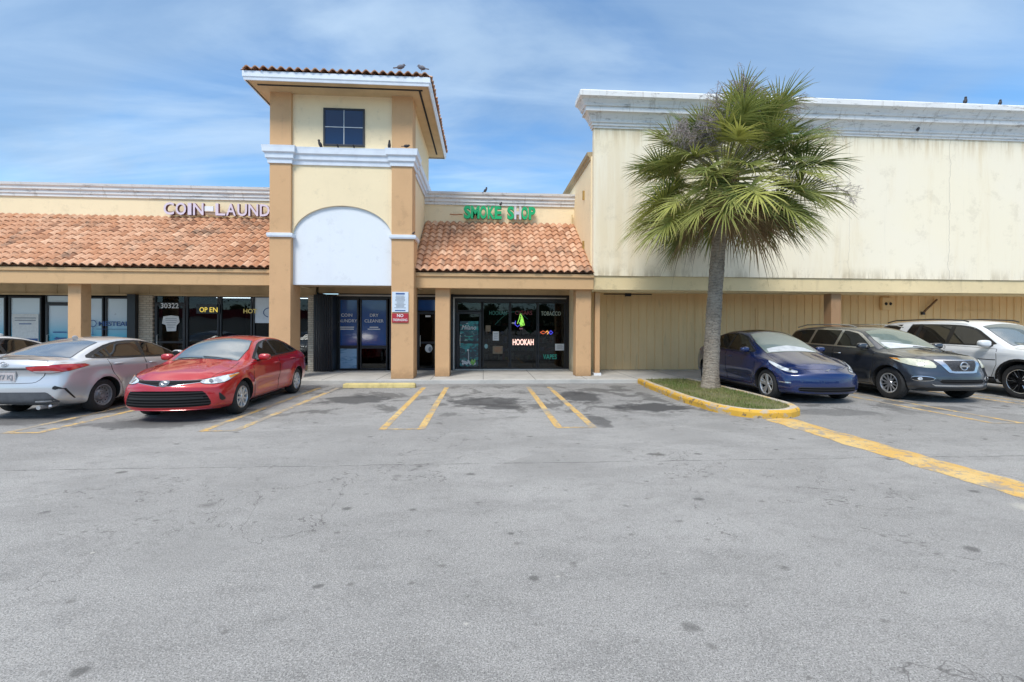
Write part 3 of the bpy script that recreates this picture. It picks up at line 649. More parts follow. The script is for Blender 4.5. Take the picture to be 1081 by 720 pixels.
# security shutter folded at the left
m = MB()
for i in range(9): m.box(-5.78 + i * .072, -5.72 + i * .072, 15.90, 16.40 if i % 2 else 16.36, .14, 2.76)
m.box(-5.79, -5.12, 16.36, 16.44, .13, 2.80); m.build('folding_shutter', M_black, SB)
MB().box(-5.15, -1.30, 16.30, 16.36, 2.74, 2.79).build('shutter_rail', M_alu, SB)
MB().box(-5.12, -1.25, 16.42, 16.52, 2.66, 2.84).build('header', M_black, SB)
for x0, x1 in ((-5.10, -4.42), (-4.36, -3.40), (-3.34, -2.42)):
    f = window(SB, x0, x1, .95, 2.66, M_bluefilm); g2 = window(SB, x0, x1, .14, .94, M_wave if x0 != -4.36 else M_glass)
shop_door(SB, -2.36, -1.62, .12, 2.20, M_glass); window(SB, -2.36, -1.62, 2.22, 2.66, M_bluefilm, .03, 'transom_window')
MB().box(-1.62, -1.06, 16.35, 16.55, .12, 2.84).build('window_post', M_black, SB)
room(SB, -5.1, -1.66, 4)
s = empty('window_lettering', (-4.6, 16.42, 1.8), label='white COIN LAUNDRY lettering on dark blue window film', cat='window lettering')
for q, h, z in (('COIN', .11, 2.02), ('LAUNDRY', .11, 1.82)): text_obj('letters', q, h, (-4.83, 16.43, z), M_twhite, s, bold=.005)
bars(-.56, .10, (-.17, -.24), .012, .035, seed=9).build('small_print', M_twhite, s)
s = empty('window_lettering', (-3.9, 16.42, 1.8), label='white DRY CLEANER lettering on the blue window film left of the sign post', cat='window lettering')
for q, h, z in (('DRY', .11, 2.02), ('CLEANER', .11, 1.82)): text_obj('letters', q, h, (-3.88, 16.43, z), M_twhite, s, bold=.005)
bars(-.2, .24, (-.17, -.24), .012, .035, seed=8).build('small_print', M_twhite, s)
s = empty('door_decal', (-1.95, 16.42, .9), label='round white swirl decal low on the glass door between the columns', cat='decal')
MB().prism_xz([(.13 * cos(a * .4), .15 * sin(a * .4)) for a in range(16)], 0, .004).build('disc', M_paperw, s)
MB().prism_xz([(.05 + .06 * cos(a * .5), -.03 + .09 * sin(a * .5)) for a in range(12)], -.004, 0).build('swirl', M_tgrey, s)
s = empty('door_number', (-1.98, 16.42, 2.05), label='tiny white number plate above the swirl decal on the glass door', cat='number')
MB().box(-.09, .09, -.004, .02, -.03, .03).build('plate', M_twhite, s)

# smoke shop windows
b = MB(); b.box(-1.06, 3.14, 16.42, 16.55, 2.58, 2.84); b.box(-1.06, -.96, 16.42, 16.55, .12, 2.58); b.box(2.98, 3.14, 16.42, 16.55, .12, 2.58)
b.build('header', M_black, SB); MB().box(-1.06, 3.0, 16.34, 16.40, 2.70, 2.74).box(-1.08, -1.03, 16.34, 16.40, .13, 2.74).box(-1.02, 3.1, 16.34, 16.42, .122, .16).build('shutter_rail', M_alu, SB)
shop_door(SB, -.95, -.07, .14, 2.22, M_glass); window(SB, -.95, -.07, 2.24, 2.57, M_glass, .03, 'transom_window')
for x0, x1 in ((-.03, .95), (.97, 1.96), (1.98, 2.97)): window(SB, x0, x1, .16, 2.57, M_glass, .035)
room(SB, -1.0, 3.05, 4.5)
MB().box(-.6, 2.6, 18.2, 18.3, 2.78, 2.80).build('ceiling_lamp', emit('shop_lamp', (1, .85, .65), 3.5), SB)
MB().box(-10.5, -7.0, 18.6, 18.7, 2.78, 2.80).build('ceiling_lamp', emit('laundry_lamp', (.95, .97, 1), 4), LB)
# shelf units with stock behind the glass
rr = random.Random(5)
cols_ = [plain('stock_%s' % n_, c, .5, var=.3, sc=20) for n_, c in (('brown', (.25, .14, .07)), ('cream', (.5, .42, .3)), ('blue', (.06, .12, .35)), ('red', (.4, .05, .05)), ('green', (.05, .25, .1)), ('grey', (.3, .3, .32)))]
for i, (x0, x1, y, lb) in enumerate(((.05, .95, 17.1, 'dark shelf of small stock behind the second smoke shop pane'), (1.05, 1.9, 17.3, 'dark shelf of small stock behind the neon sign'), (2.05, 2.95, 17.2, 'dark shelf of small stock behind the right smoke shop pane'))):
    u = empty('display_shelf', ((x0 + x1) / 2, y, .12), label=lb, cat='shelf', group='shelves inside the smoke shop')
    a = MB(); hw = (x1 - x0) / 2
    for zz in (.3, .62, .94, 1.26, 1.58): a.box(-hw, hw, 0, .3, zz, zz + .02)
    a.box(-hw - .02, -hw, 0, .3, 0, 1.9); a.box(hw, hw + .02, 0, .3, 0, 1.9); a.build('shelf_frame', M_black, u)
    st_ = MB()
    for zz in (.32, .64, .96, 1.28, 1.60):
        x = -hw + .03
        while x < hw - .08:
            ww = rr.uniform(.05, .14); hh = rr.uniform(.08, .24); st_.box(x, x + ww, .02, .2, zz, zz + hh, rr.randrange(6)); x += ww + rr.uniform(.01, .05)
    tag(st_.build('stock', cols_, u), kind='stuff')
def winsign(name, s_, h, x, z, m, label, cat='window lettering', ext=.004, bold=0, width=None, y=16.40):
    e_ = empty(name, (x, y, z), label=label, cat=cat); text_obj('letters', s_, h, (x, y, z), m, e_, bold=bold, width=width, ext=ext); return e_
e_ = winsign('neon_sign', 'HOOKAH', .21, 1.44, 1.03, M_hook, 'glowing pink white HOOKAH neon sign in the smoke shop window', 'neon sign', .012, .02, .76)
e_ = winsign('window_lettering', 'TOBACCO', .15, 2.45, 2.10, M_tpale, 'pale green TOBACCO lettering at the top right of the smoke shop window', width=.72)
e_ = winsign('window_lettering', 'VAPES', .17, 2.42, .52, M_tgreen, 'bright teal VAPES lettering low in the right smoke shop pane', bold=.01, width=.50)
e_ = winsign('window_lettering', 'HOOKAH', .15, .52, 2.11, M_dimg, 'dim green HOOKAH lettering at the top of the second smoke shop pane', width=.62)
e_ = winsign('window_lettering', 'CIGARS', .15, 1.45, 2.12, M_tred, 'dark red CIGARS lettering above the neon sign', width=.62)
# poster on the smoke shop door
p = empty('door_poster', (-.51, 16.42, 1.1), label='teal wave poster with white script on the left smoke shop door', cat='poster')
tl = Mt('teal_wave', (.01, .04, .06), .25, coat=.2); tl.mix(tl.ramp(tl.noise(2.6, 5, .6, sc=(1, 1, 2), dist=1.2), .46, .60), (.02, .26, .27)); tl.mix(tl.ramp(tl.noise(4, 6, .6, loc=(2, 2, 5), sc=(1, 1, 2)), .60, .68), (.30, .45, .45))
MB().box(-.33, .33, .0, .006, -.85, .78).build('sheet', tl.m, p)
text_obj('script_letters', 'Milano', .16, (-.53, 16.416, 1.58), M_twhite, p, width=.52, shear=.3, ext=.002)
bars(-.18, .18, (.22, .12, .02, -.08), -.001, .02, seed=12).build('text_lines', M_tgreen, p)
q = MB(); rr = random.Random(2)
for i in range(16): q.ellip((-.24 + i * .03 + rr.uniform(-.01, .01), -.003, -.72 + rr.uniform(-.04, .07)), (.035, .004, .045), 8, 6)
q.tube([(-.02, -.004, -.7), (-.02, -.004, -.45), (-.03, -.004, -.3)], .014, 6); q.ellip((-.04, -.004, -.26), (.04, .004, .035), 8, 6)
q.build('pale_drawing', M_paperw, p); q = MB()
for i in range(5): q.ellip((.08 + i * .03, -.008, -.70 + .05 * sin(i * 2)), (.03, .004, .07), 8, 6)
q.build('green_drawing', plain('lime_print', (.25, .55, .10), .5, var=.2), p)
# neon shapes
e_ = empty('neon_sign', (1.36, 16.43, 1.85), label='yellow green and blue lit neon figure above the neon HOOKAH word', cat='neon sign')
q = MB(); q.tube([(-.02, 0, .32), (-.07, 0, .12), (-.13, 0, -.05)], .014, 6); q.tube([(-.02, 0, .32), (.06, 0, .15), (.12, 0, -.10), (.0, 0, -.14), (-.05, 0, 0)], .018, 6); q.tube([(0, 0, .2), (.02, 0, 0), (.07, 0, -.12)], .022, 6); q.ellip((.02, 0, .02), (.05, .01, .12), 8, 6); q.build('green_tube', M_greenl, e_)
q = MB(); q.tube([(-.2, 0, .05), (-.22, 0, -.08), (-.12, 0, -.16), (-.05, 0, -.1)], .014, 6); q.build('blue_tube', M_bluel, e_)
q = MB(); q.tube([(-.95 + i * .1, .0, -.1 + .48 * sin(min(1, i / 7) * pi / 2) - max(0, i - 9) * .09) for i in range(13)], .007, 5); q.build('dim_arc_tube', M_dimg, e_)
e_ = empty('neon_sign', (2.32, 16.43, 1.48), label='small red, orange and blue lit neon shape in the right smoke shop pane', cat='neon sign')
q = MB(); q.tube([(-.26, 0, .0), (-.15, 0, .06), (-.05, 0, .0), (-.15, 0, -.05), (-.25, 0, .0)], .014, 6); q.build('red_tube', M_redl, e_)
MB().tube([(-.06, 0, 0), (.0, 0, .07), (.05, 0, 0), (0, 0, -.06)], .010, 6).build('orange_tube', emit('orange_led', (1, .45, .12), .8), e_)
MB().tube([(.07, 0, .0), (.13, 0, .07), (.20, 0, .0), (.13, 0, -.07), (.07, 0, 0)], .016, 6).build('blue_tube', M_bluel, e_)
for i, (x, z, w_, h_, m_, lb) in enumerate(((.45, 1.35, .22, .33, M_paperw, 'white framed paper taped in the second smoke shop pane'), (.52, .85, .36, .28, M_paperb, 'brown card taped low in the second smoke shop pane'), (.17, 1.62, .18, .22, M_paperb, 'brown bag shaped card taped near the left mullion of the second pane'), (2.78, .95, .34, .24, M_paperw, 'small white printed notice in the bottom right smoke shop pane'), (1.10, 1.82, .14, .05, M_paperw, 'tiny white sticker left of the green neon figure'), (1.36, 1.62, .12, .05, plain('pink_print', (.5, .2, .25), .5, var=0), 'tiny pink sticker below the green neon figure'), (.10, .98, .13, .17, M_teal, 'small pale teal round sticker beside the brown card'))):
    e_ = empty('window_notice', (x, 16.435, z), label=lb, cat='notice')
    if 'round' in lb: MB().prism_xz([(w_ / 2 * cos(a * .5), h_ / 2 * sin(a * .5)) for a in range(12)], 0, .004).build('sheet', plain('pale_teal_print', (.25, .42, .42), .5), e_)
    else: MB().box(-w_ / 2, w_ / 2, 0, .004, -h_ / 2, h_ / 2).build('sheet', m_, e_)
    if w_ > .2: bars(-w_ * .4, w_ * .4, [h_ * f_ for f_ in (.25, .08, -.1, -.28)], -.001, .014, seed=i).build('text_lines', M_tgrey if m_ is M_paperw else M_orange, e_)

# ================================================================== tower
TW = empty('entrance_tower', (0, 0, 0), label='tall square cream entrance tower with tan corner columns and a tiled hip roof', cat='tower')
XL, XR, TY, TB = -6.24, -2.12, 13.67, 17.95
for x0, x1, xu in ((XL, XL + .61, XL + .61), (-2.73, -2.07, XR)):
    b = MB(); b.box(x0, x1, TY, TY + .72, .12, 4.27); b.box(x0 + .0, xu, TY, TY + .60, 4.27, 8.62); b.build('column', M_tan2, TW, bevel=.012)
    sweep(MB(), [(x0, TY + .72), (x0, TY), (x1, TY), (x1, TY + .72)], [(0, 4.27), (.045, 4.27), (.06, 4.31), (.06, 4.38), (0, 4.40)]).build('column_cap', M_trimclean, TW)
# front wall with elliptical arch
xa, xb = XL + .61, -2.73; cxm = (xa + xb) / 2; aw = (xb - xa) / 2
arch = [(cxm + aw * cos(pi - pi * i / 32), 4.30 + .95 * sin(pi * i / 32)) for i in range(33)]
wl = MB(); y0, y1 = TY + .10, TY + .30
n = len(arch); top = 8.62; vs = []
for yy in (y0, y1):
    vs += [(x, yy, z) for x, z in arch] + [(x, yy, top) for x, z in arch]
fs = [(i, i + 1, n + i + 1, n + i) for i in range(n - 1)] + [(2 * n + i, 3 * n + i, 3 * n + i + 1, 2 * n + i + 1) for i in range(n - 1)] + [(i, 2 * n + i, 2 * n + i + 1, i + 1) for i in range(n - 1)]
wl.add(vs, fs); wl.box(XL + .06, XL + .16, TY + .60, TB, 3.0, 8.62); wl.box(XR - .16, XR - .06, TY + .60, TB, 3.0, 8.62); wl.box(XL + .06, XR - .06, TB, TB + .15, 3.0, 8.62)
wl.build('wall', M_cream, TW)
MB().box(xa, xb, TY + .17, TY + .29, 2.90, 5.24).build('arch_panel', M_white_st, TW)
b = MB(); b.box(xa, xb, TY + .31, TY + .6, 2.88, 3.06); b.box(xa - .02, xb + .02, TY + .6, 14.3, 3.02, 3.1); b.build('ceiling', M_ceil, TW)
sweep(MB(), [(XL, TB), (XL, TY), (xa, TY), (xa, TY + .10), (xb, TY + .10), (xb, TY), (XR, TY), (XR, TY + .6), (XR - .06, TY + .6), (XR - .06, TB)],
      [(0, 6.42), (.04, 6.42), (.05, 6.52), (.09, 6.56), (.10, 6.68), (.15, 6.72), (.16, 6.84), (.17, 6.90), (0, 6.90)]).build('cornice_band', M_trimclean, TW)
window_ = MB(); frame_rect(window_, -4.74, -3.54, 7.00, 8.12, .055, TY + .14, .08); wf = window_.build('window', M_frame, TW, bevel=.004)
MB().box(-4.69, -3.59, TY + .075, TY + .085, 7.05, 8.07).build('pane', M_towerglass, wf)
MB().box(-4.15, -4.13, TY + .062, TY + .075, 7.05, 8.07).box(-4.69, -4.15, TY + .062, TY + .075, 7.55, 7.57).box(-4.13, -3.59, TY + .062, TY + .075, 7.55, 7.57).build('muntin', M_alu, wf)
EL, ER, EF, EB = -6.62, -1.56, 12.97, 18.55
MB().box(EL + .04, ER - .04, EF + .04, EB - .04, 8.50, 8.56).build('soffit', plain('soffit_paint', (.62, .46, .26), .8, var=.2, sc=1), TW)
b = MB(); b.box(EL + .22, ER - .22, EF + .28, EF + .34, 8.485, 8.50); b.box(ER - .34, ER - .28, EF + .34, EB - .4, 8.485, 8.50); b.build('soffit_vent', M_dark, TW)
sweep(MB(), [(EL, EB), (EL, EF), (ER, EF), (ER, EB), (EL + .001, EB)], [(-.03, 8.46), (0, 8.46), (.01, 8.52), (.03, 8.55), (.03, 8.70), (-.03, 8.71)]).build('eave_fascia', M_trimclean, TW)
mb = MB(); tint = []; pt = radians(17); W_ = ER - EL; D_ = EB - EF; half = W_ / 2
sl_ = half / cos(pt)
for (O, U, S, wd, sd_) in (((EL, EF - .04, 8.70), (1, 0, 0), (0, cos(pt), sin(pt)), W_, 1), ((ER + .04, EF, 8.70), (0, 1, 0), (-cos(pt), 0, sin(pt)), D_, 2), ((EL - .04, EF, 8.70), (0, 1, 0), (cos(pt), 0, sin(pt)), D_, 3)):
    tiles(mb, tint, O, U, S, wd, sl_, .235, 8, inset=cos(pt), seed=sd_)
zt = 8.70 + half * math.tan(pt); cxr = (EL + ER) / 2
mb.add([(EL, EF, 8.70), (ER, EF, 8.70), (ER, EB, 8.70), (EL, EB, 8.70), (cxr, EF + half, zt), (cxr, EB - half, zt)], [(0, 1, 4), (1, 2, 5, 4), (2, 3, 5), (3, 0, 4, 5)]); tint += [.2] * 4
mb.build('tile_roof', M_tile, TW, smooth=True, attrs={'tint': ('FACE', tint)}, sharp=50)

# ================================================================== big store on the right
BB = empty('store_building', (0, 0, 0), label='large blank off white store with a heavy moulded cornice behind the palm', cat='building')
MB().box(3.44, 32, 14.10, 14.28, 3.30, 7.98).build('wall', M_off, BB)
BC = [(0, 7.93), (.04, 7.93), (.04, 7.98), (.08, 8.00), (.08, 8.07), (.12, 8.08), (.14, 8.16), (.22, 8.28), (.27, 8.33), (.33, 8.33), (.33, 8.46), (.37, 8.47), (.40, 8.54), (.47, 8.63), (.56, 8.68), (.56, 8.83), (.52, 8.87), (-.2, 8.87)]
sweep(MB(), [(3.44, 14.30), (3.44, 14.10), (32, 14.10)], BC).build('cornice', M_trim, BB)
b = MB(); b.box(3.44, 32, 14.285, 14.9, 2.82, 3.36); b.box(3.46, 32, 14.14, 14.28, 2.86, 3.295); b.build('beam', M_beam, BB, bevel=.006)
MB().box(3.40, 3.44, 14.30, 26, 3.30, 7.12).box(3.44, 3.60, 14.30, 26, 3.40, 7.12).build('side_wall', M_cream, BB)
sweep(MB(), [(3.40, 26), (3.40, 14.32)], [(0, 7.0), (.03, 7.02), (.04, 7.1), (.10, 7.16), (.12, 7.26), (-.2, 7.28)]).build('side_coping', stucco('weathered_coping', (.42, .33, .20), dirt=.8, streak=.8), BB)
MB().box(3.60, 32, 14.30, 30, 6.6, 6.7).build('roof_deck', M_conc, BB)
b = MB(); b.box(3.46, 32, 14.9, 16.6, 3.10, 3.16)
for i in range(28): b.box(3.9 + i * 1.0, 3.94 + i * 1.0, 14.9, 16.5, 3.04, 3.10)
b.build('ceiling', M_beam, BB)
b = MB(); b.box(3.46, 32, 16.5, 16.62, .12, 3.10); x = 3.6
while x < 31.5: b.box(x, x + .035, 16.48, 16.5, .14, 3.08); x += .305
b.box(3.46, 32, 16.46, 16.5, 3.02, 3.10); b.build('siding_wall', M_siding, BB)
b = MB(); b.box(3.60, 3.76, 14.5, 14.66, .20, 3.02); b.build('column', M_tan2, BB, bevel=.006)
MB().box(3.56, 3.80, 14.46, 14.70, .12, .20).build('column_foot', M_twhite, BB)
for x in (11.46, 19.6):
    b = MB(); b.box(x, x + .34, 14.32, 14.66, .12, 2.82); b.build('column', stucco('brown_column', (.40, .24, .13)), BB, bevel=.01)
b = MB(); b.box(10.2, 10.9, 16.455, 16.48, 2.36, 2.40); b.box(10.2, 10.24, 16.455, 16.48, .12, 2.36); b.box(18.2, 20, 16.455, 16.48, 2.34, 2.38); b.build('door_outline', M_siding, BB)
MB().tube([(3.34, 16.9, 5.9), (3.30, 16.9, 5.9), (3.30, 16.9, 5.3)], .03).build('scupper_pipe', M_beam, BB)
for z_ in (6.0, 4.3): MB().box(3.34, 3.40, 15.2, 15.28, z_, z_ + .3).build('bracket', plain('rusty_bracket', (.45, .28, .08), .8, var=.4), BB)
for i, (x0, x1, lb) in enumerate(((4.5, 7.3, 'long strip lamp under the canopy nearest the smoke shop'), (8.7, 11.4, 'long strip lamp under the canopy behind the palm trunk'), (13.0, 15.4, 'long strip lamp under the canopy right of the brown column'), (16.7, 19.6, 'long strip lamp under the canopy above the white SUV'))):
    e_ = empty('strip_lamp', ((x0 + x1) / 2, 15.9, 3.0), label=lb, cat='lamp', group='strip lamps under the store canopy'); hw = (x1 - x0) / 2
    MB().box(-hw, hw, -.10, .10, .0, .05).build('housing', M_alu, e_, bevel=.005)
    MB().tube([(-hw + .05, -.05, -.03), (hw - .05, -.05, -.03)], .018).tube([(-hw + .05, .05, -.03), (hw - .05, .05, -.03)], .018).build('tubes', plain('grey_tube', (.35, .34, .30), .4), e_, smooth=True)
    MB().box(-hw, -hw + .04, -.09, .09, -.06, .0).box(hw - .04, hw, -.09, .09, -.06, .0).build('end_caps', M_alu, e_)
e_ = empty('electrical_box', (15.35, 16.45, 2.62), label='tan electrical box with two round sockets on the siding above the grey SUV', cat='box')
MB().box(-.22, .22, -.10, .03, -.24, .24).build('case', M_siding, e_, bevel=.01); MB().lathe_y([(0, -.115), (.05, -.115), (.06, -.10)], 14, c=(-.08, 0, 0)).lathe_y([(0, -.115), (.05, -.115), (.06, -.10)], 14, c=(.1, 0, 0)).build('sockets', M_dark, e_)
e_ = empty('wall_bracket', (17.1, 16.4, 2.55), label='slanted rusty bracket on the siding right of the electrical box', cat='bracket')
MB().obox((0, 0, 0), .75, .05, .05, Matrix.Rotation(radians(-42), 3, 'Y')).build('arm', plain('rust', (.22, .12, .06), .8, var=.4), e_); MB().box(-.32, -.22, -.02, .06, -.34, -.22).build('foot', M_frame, e_)
e_ = empty('lamp_housing', (5.3, 16.35, 2.9), label='dark conduit fitting on the siding beside the first strip lamp', cat='fitting')
MB().tube([(-.9, .08, .0), (.9, .08, 0)], .018).build('conduit', M_frame, e_); MB().box(-.1, .1, 0, .12, -.08, .06).build('junction', M_frame, e_)

# ================================================================== roof signs
s = empty('roof_sign', (-9.2, 16.75, 5.6), label='raised pinkish white COIN LAUNDRY letters above the left tile awning', cat='sign')
x = -11.20; zb_ = 5.60
def letters(sx, word, h, lw, adv, face, side, parent, z, y=16.80, ext=.055, bold=.03):
    x = sx
    for ch in word:
        wdt = lw * {'I': .36, 'M': 1.22}.get(ch, 1)
        text_obj('letter', ch, h, (x + wdt / 2, y, z), face, parent, ext=ext, bold=bold, width=wdt, sidemat=side); x += wdt + adv
    return x
letters(-11.26, 'COIN', .42, .355, .055, M_pink_sign, M_maroon_side, s, zb_, bold=.015)
letters(-9.52, 'LAUNDRY', .42, .335, .05, M_pink_sign, M_maroon_side, s, zb_, bold=.015)
MB().box(-2.0, 2.6, .07, .14, .03, .13).build('raceway', plain('raceway_paint', (.48, .34, .24), .8), s)
MB().box(-.68, -.38, .02, .06, .14, .32).build('blank_panel', M_twhite, s)
s = empty('roof_sign', (.5, 16.75, 5.7), label='raised green SMOKE SHOP letters with one faded white H above the right tile awning', cat='sign')
x = letters(-.74, 'SMOKE', .43, .262, .004, M_green_sign, M_green_side, s, 5.68, bold=.045)
x = letters(.86, 'S', .43, .255, .006, M_green_sign, M_green_side, s, 5.68, bold=.045)
x = letters(x, 'H', .43, .255, .006, M_white_sign, M_maroon_side, s, 5.68, bold=.05)
x = letters(x, 'OP', .43, .255, .006, M_green_sign, M_green_side, s, 5.68, bold=.045)
MB().tube([(-1.75, .1, .12), (-1.55, .08, .1), (-1.4, .1, .12), (-1.28, .1, .12)], .02, 6).build('loose_cable', M_orange, s)
# signs on the tower column
s = empty('notice_sign', (-2.46, 13.64, 2.4), label='pale blue notice sign with small print on the right tower column', cat='sign')
MB().box(-.24, .24, 0, .02, -.30, .30).build('panel', M_bluesign, s, bevel=.003)
bars(-.2, .2, (.22,), -.001, .045, seed=1).build('heading', M_tnavy, s); bars(-.17, .17, [.17 - i * .035 for i in range(11)], -.001, .014, seed=3).build('small_print', M_tgrey, s); bars(-.18, .18, (-.27,), -.001, .03, seed=5).build('footer', M_tnavy, s)
s = empty('warning_sign', (-2.46, 13.64, 1.93), label='small red NO TRESPASSING sign below the pale notice on the tower column', cat='sign')
MB().box(-.24, .24, 0, .02, -.14, .13).build('panel', M_redsign, s, bevel=.003)
text_obj('letters', 'NO', .085, (-2.46, 13.636, 1.955), M_twhite, s, bold=.02); text_obj('letters', 'TRESPASSING', .07, (-2.46, 13.636, 1.835), M_twhite, s, bold=.01, width=.42)

# ================================================================== birds
def bird(loc, rz, label, mat, k=1.0, lean=.5):
    e_ = empty('bird', loc, rz, label=label, cat='bird', group='small birds perched on the ledges')
    R = Matrix.Rotation(-lean, 3, 'Y'); m = MB()
    k *= .66; m.ellip((0, 0, .10 * k), (.11 * k, .055 * k, .06 * k), 12, 8, R); m.ellip((.10 * k * cos(lean) , 0, (.10 + .13 * sin(lean) + .02) * k), (.04 * k, .036 * k, .038 * k), 10, 8)
    m.tube([(.07 * k * cos(lean), 0, (.10 + .06 * sin(lean)) * k), (.10 * k * cos(lean), 0, (.10 + .12 * sin(lean)) * k)], [.045 * k, .034 * k], 8)
    hx, hz = .10 * k * cos(lean), (.12 + .13 * sin(lean)) * k
    m.tube([(hx + .03 * k, 0, hz), (hx + .065 * k, 0, hz - .008 * k)], [.011 * k, .002 * k], 6)
    tx, tz = -.10 * k * cos(lean), (.10 - .10 * sin(lean)) * k
    m.obox((tx - .05 * k, 0, tz - .012 * k), .12 * k, .045 * k, .012 * k, Matrix.Rotation(-lean * .7, 3, 'Y'))
    m.tube([(.01 * k, .018 * k, .06 * k), (.015 * k, .018 * k, 0)], .005 * k, 5); m.tube([(.01 * k, -.018 * k, .06 * k), (.015 * k, -.018 * k, 0)], .005 * k, 5)
    m.build('bird_body', mat, e_, smooth=True); return e_
bird((-2.35, 12.92, 8.85), .2, 'grey pigeon perched on the tower roof edge, left of the pair', M_birdg, 1.5, .35)
bird((-1.75, 12.92, 8.85), 2.9, 'grey pigeon perched on the tower roof corner, right of the pair', M_birdg, 1.5, .35)
bird((-4.78, 13.62, 6.90), -2.5, 'dark bird on the tower ledge by the left window edge', M_bird, 1.25, 1.1)
bird((-4.28, 13.62, 6.90), -1.6, 'small dark bird on the tower ledge below the left window half', M_bird, .8, .2)
bird((-3.82, 13.62, 6.90), -1.6, 'small dark bird on the tower ledge below the right window half', M_bird, .8, .2)
bird((-2.78, 13.56, 6.90), -1.2, 'upright dark bird on the tower ledge beside the right column', M_bird, 1.3, 1.3)
bird((-2.28, 13.52, 6.90), .1, 'dark bird lying low on the tower ledge over the right column', M_bird, 1.1, .1)
bird((-2.08, 13.62, 4.40), .3, 'tiny dark bird on the cap of the right tower column', M_bird, .6, .6)
bird((.62, 16.72, 6.12), 1.2, 'dark bird on top of the green sign letters', M_bird, 1.2, .5)
bird((.05, 16.85, 6.64), .6, 'dark bird on the parapet above the green sign', M_bird, 1.3, .9)
bird((15.4, 13.65, 8.87), .5, 'dark bird on the store cornice, left of the far pair', M_bird, 1.5, 1.1)
bird((16.6, 13.65, 8.87), .5, 'dark bird on the store cornice, right of the far pair', M_bird, 1.3, .9)
bird((14.1, 13.95, 8.10), .6, 'dark bird on the lower moulding of the store cornice', M_bird, 1.3, .8)
bird((9.9, 13.95, 8.10), .6, 'dark bird on the lower moulding of the cornice right of the palm', M_bird, 1.4, 1.1)

# ================================================================== palm
PT = empty('palm_tree', (5.86, 11.4, .12), label='tall fan palm with a full shaggy crown on the grass island', cat='palm tree')
tr = MB(); path = []; rad = []
for i in range(61):
    z = i * 4.9 / 60; path.append((.30 * (z / 4.9) ** 1.4, 0, z)); rad.append(.198 - .035 * z / 4.9 + .05 * math.exp(-z / .25) + .006 * sin(z * 34) + .004 * sin(z * 71 + 1))
tr.tube(path, rad, 24); tr.build('trunk', M_bark, PT, smooth=True)
CC = Vector((.34, 0, 5.36))
def fan(mb, tint, tip, d, plen, blen, rnd, segs=54, dead=False, up=Vector((0, 0, 1))):
    d = d.normalized(); side = d.cross(up)
    if side.length < .1: side = Vector((1, 0, 0)).cross(d)
    side.normalize(); roll = rnd.uniform(-.5, .5); nrm = side.cross(d).normalized()
    side, nrm = side * cos(roll) + nrm * sin(roll), nrm * cos(roll) - side * sin(roll)
    g = Vector((0, 0, -1)); tn = min(1, max(0, rnd.gauss(.40, .32)))
    sag = .30 * plen * (1 - abs(d.z)) if not dead else .1
    P0 = CC + d * .12; pts = [P0 + d * (plen * q) + g * (sag * q * q) for q in (0, .35, .7, 1)]
    n0 = len(mb.f); mb.tube(pts, [.028, .018, .014, .012], 5, False); k_ = len(mb.f) - n0; tint += [tn * .7 + .3] * k_; tip += [0.1] * k_
    B = pts[-1]; dd = (pts[-1] - pts[-2]).normalized(); nrm = side.cross(dd).normalized()
    cost = blen * .38
    for i in range(segs):
        u = i / (segs - 1) * 2 - 1; a = u * radians(138)
        root = B + dd * (cost * max(0, cos(a)) ** .8) + g * (cost * .25 * max(0, cos(a)))
        L = blen * (.62 + .38 * cos(a * .55)) * rnd.uniform(.88, 1.08) * (.8 if abs(u) > .9 else 1)
        v = dd * cos(a) + side * sin(a) + nrm * (.30 * abs(sin(a)) + rnd.uniform(-.12, .12)) + side * rnd.uniform(-.05, .05); v.normalize()
        t_ = v.cross(nrm).normalized(); wv = [.014, .019, .013, .007, .001]
        droop = rnd.uniform(.10, .42) * (2.2 if dead else 1); prev = None; tl_ = min(1, max(0, tn + rnd.uniform(-.1, .1)))
        ps = []
        for j, q in enumerate((0, .3, .58, .82, 1)):
            c = root + v * (L * q) + g * (L * droop * q ** 2.3); fold = nrm * (.35 * wv[j])
            ps += [c - t_ * wv[j] - fold * 0, c + nrm * wv[j] * .5, c + t_ * wv[j]]
        mb.add(ps, [(3 * j + k, 3 * j + k + 1, 3 * j + k + 4, 3 * j + k + 3) for j in range(4) for k in range(2)])
        tint += [tl_] * 8; tv = rnd.uniform(.2, .8) if not dead else .3
        tip += [0, 0, 0, 0, tv * .15, tv * .15, tv, tv]
rp = random.Random(21); fr = MB(); ft = []; fp = []
NL = 104
for i in range(NL):
    q = (i + .5) / NL; el = math.asin(max(-1, min(1, .93 - q * 1.44))); az = i * 2.399963 + rp.uniform(-.25, .25)
    el += rp.uniform(-.12, .12)
    d = Vector((cos(az) * cos(el), sin(az) * cos(el), sin(el)))
    pl = rp.uniform(1.15, 1.68) * (1 - .10 * max(0, -sin(el))) ; bl = rp.uniform(.74, .98)
    fan(fr, ft, fp, d, pl, bl, rp)
for i in range(9):     # young upright leaves
    az = i * 2.4; el = radians(rp.uniform(35, 68)); fan(fr, ft, fp, Vector((cos(az) * cos(el), sin(az) * cos(el), sin(el))), rp.uniform(1.2, 1.6), .9, rp, 48)
fr.build('crown', M_frond, PT, attrs={'tint': ('FACE', ft), 'tip': ('FACE', fp)})
dm = MB(); ft = []; fp = []
for i in range(13):
    az = i * 2.4 + rp.uniform(-.3, .3); el = radians(rp.uniform(-58, -32)); d = Vector((cos(az) * cos(el), sin(az) * cos(el), sin(el)))
    if i > 8: el = radians(-20); d = Vector((rp.uniform(.3, .95), -.5, -.55))
    fan(dm, ft, fp, d, rp.uniform(.6, 1.2), rp.uniform(.65, .85), rp, 34, True)
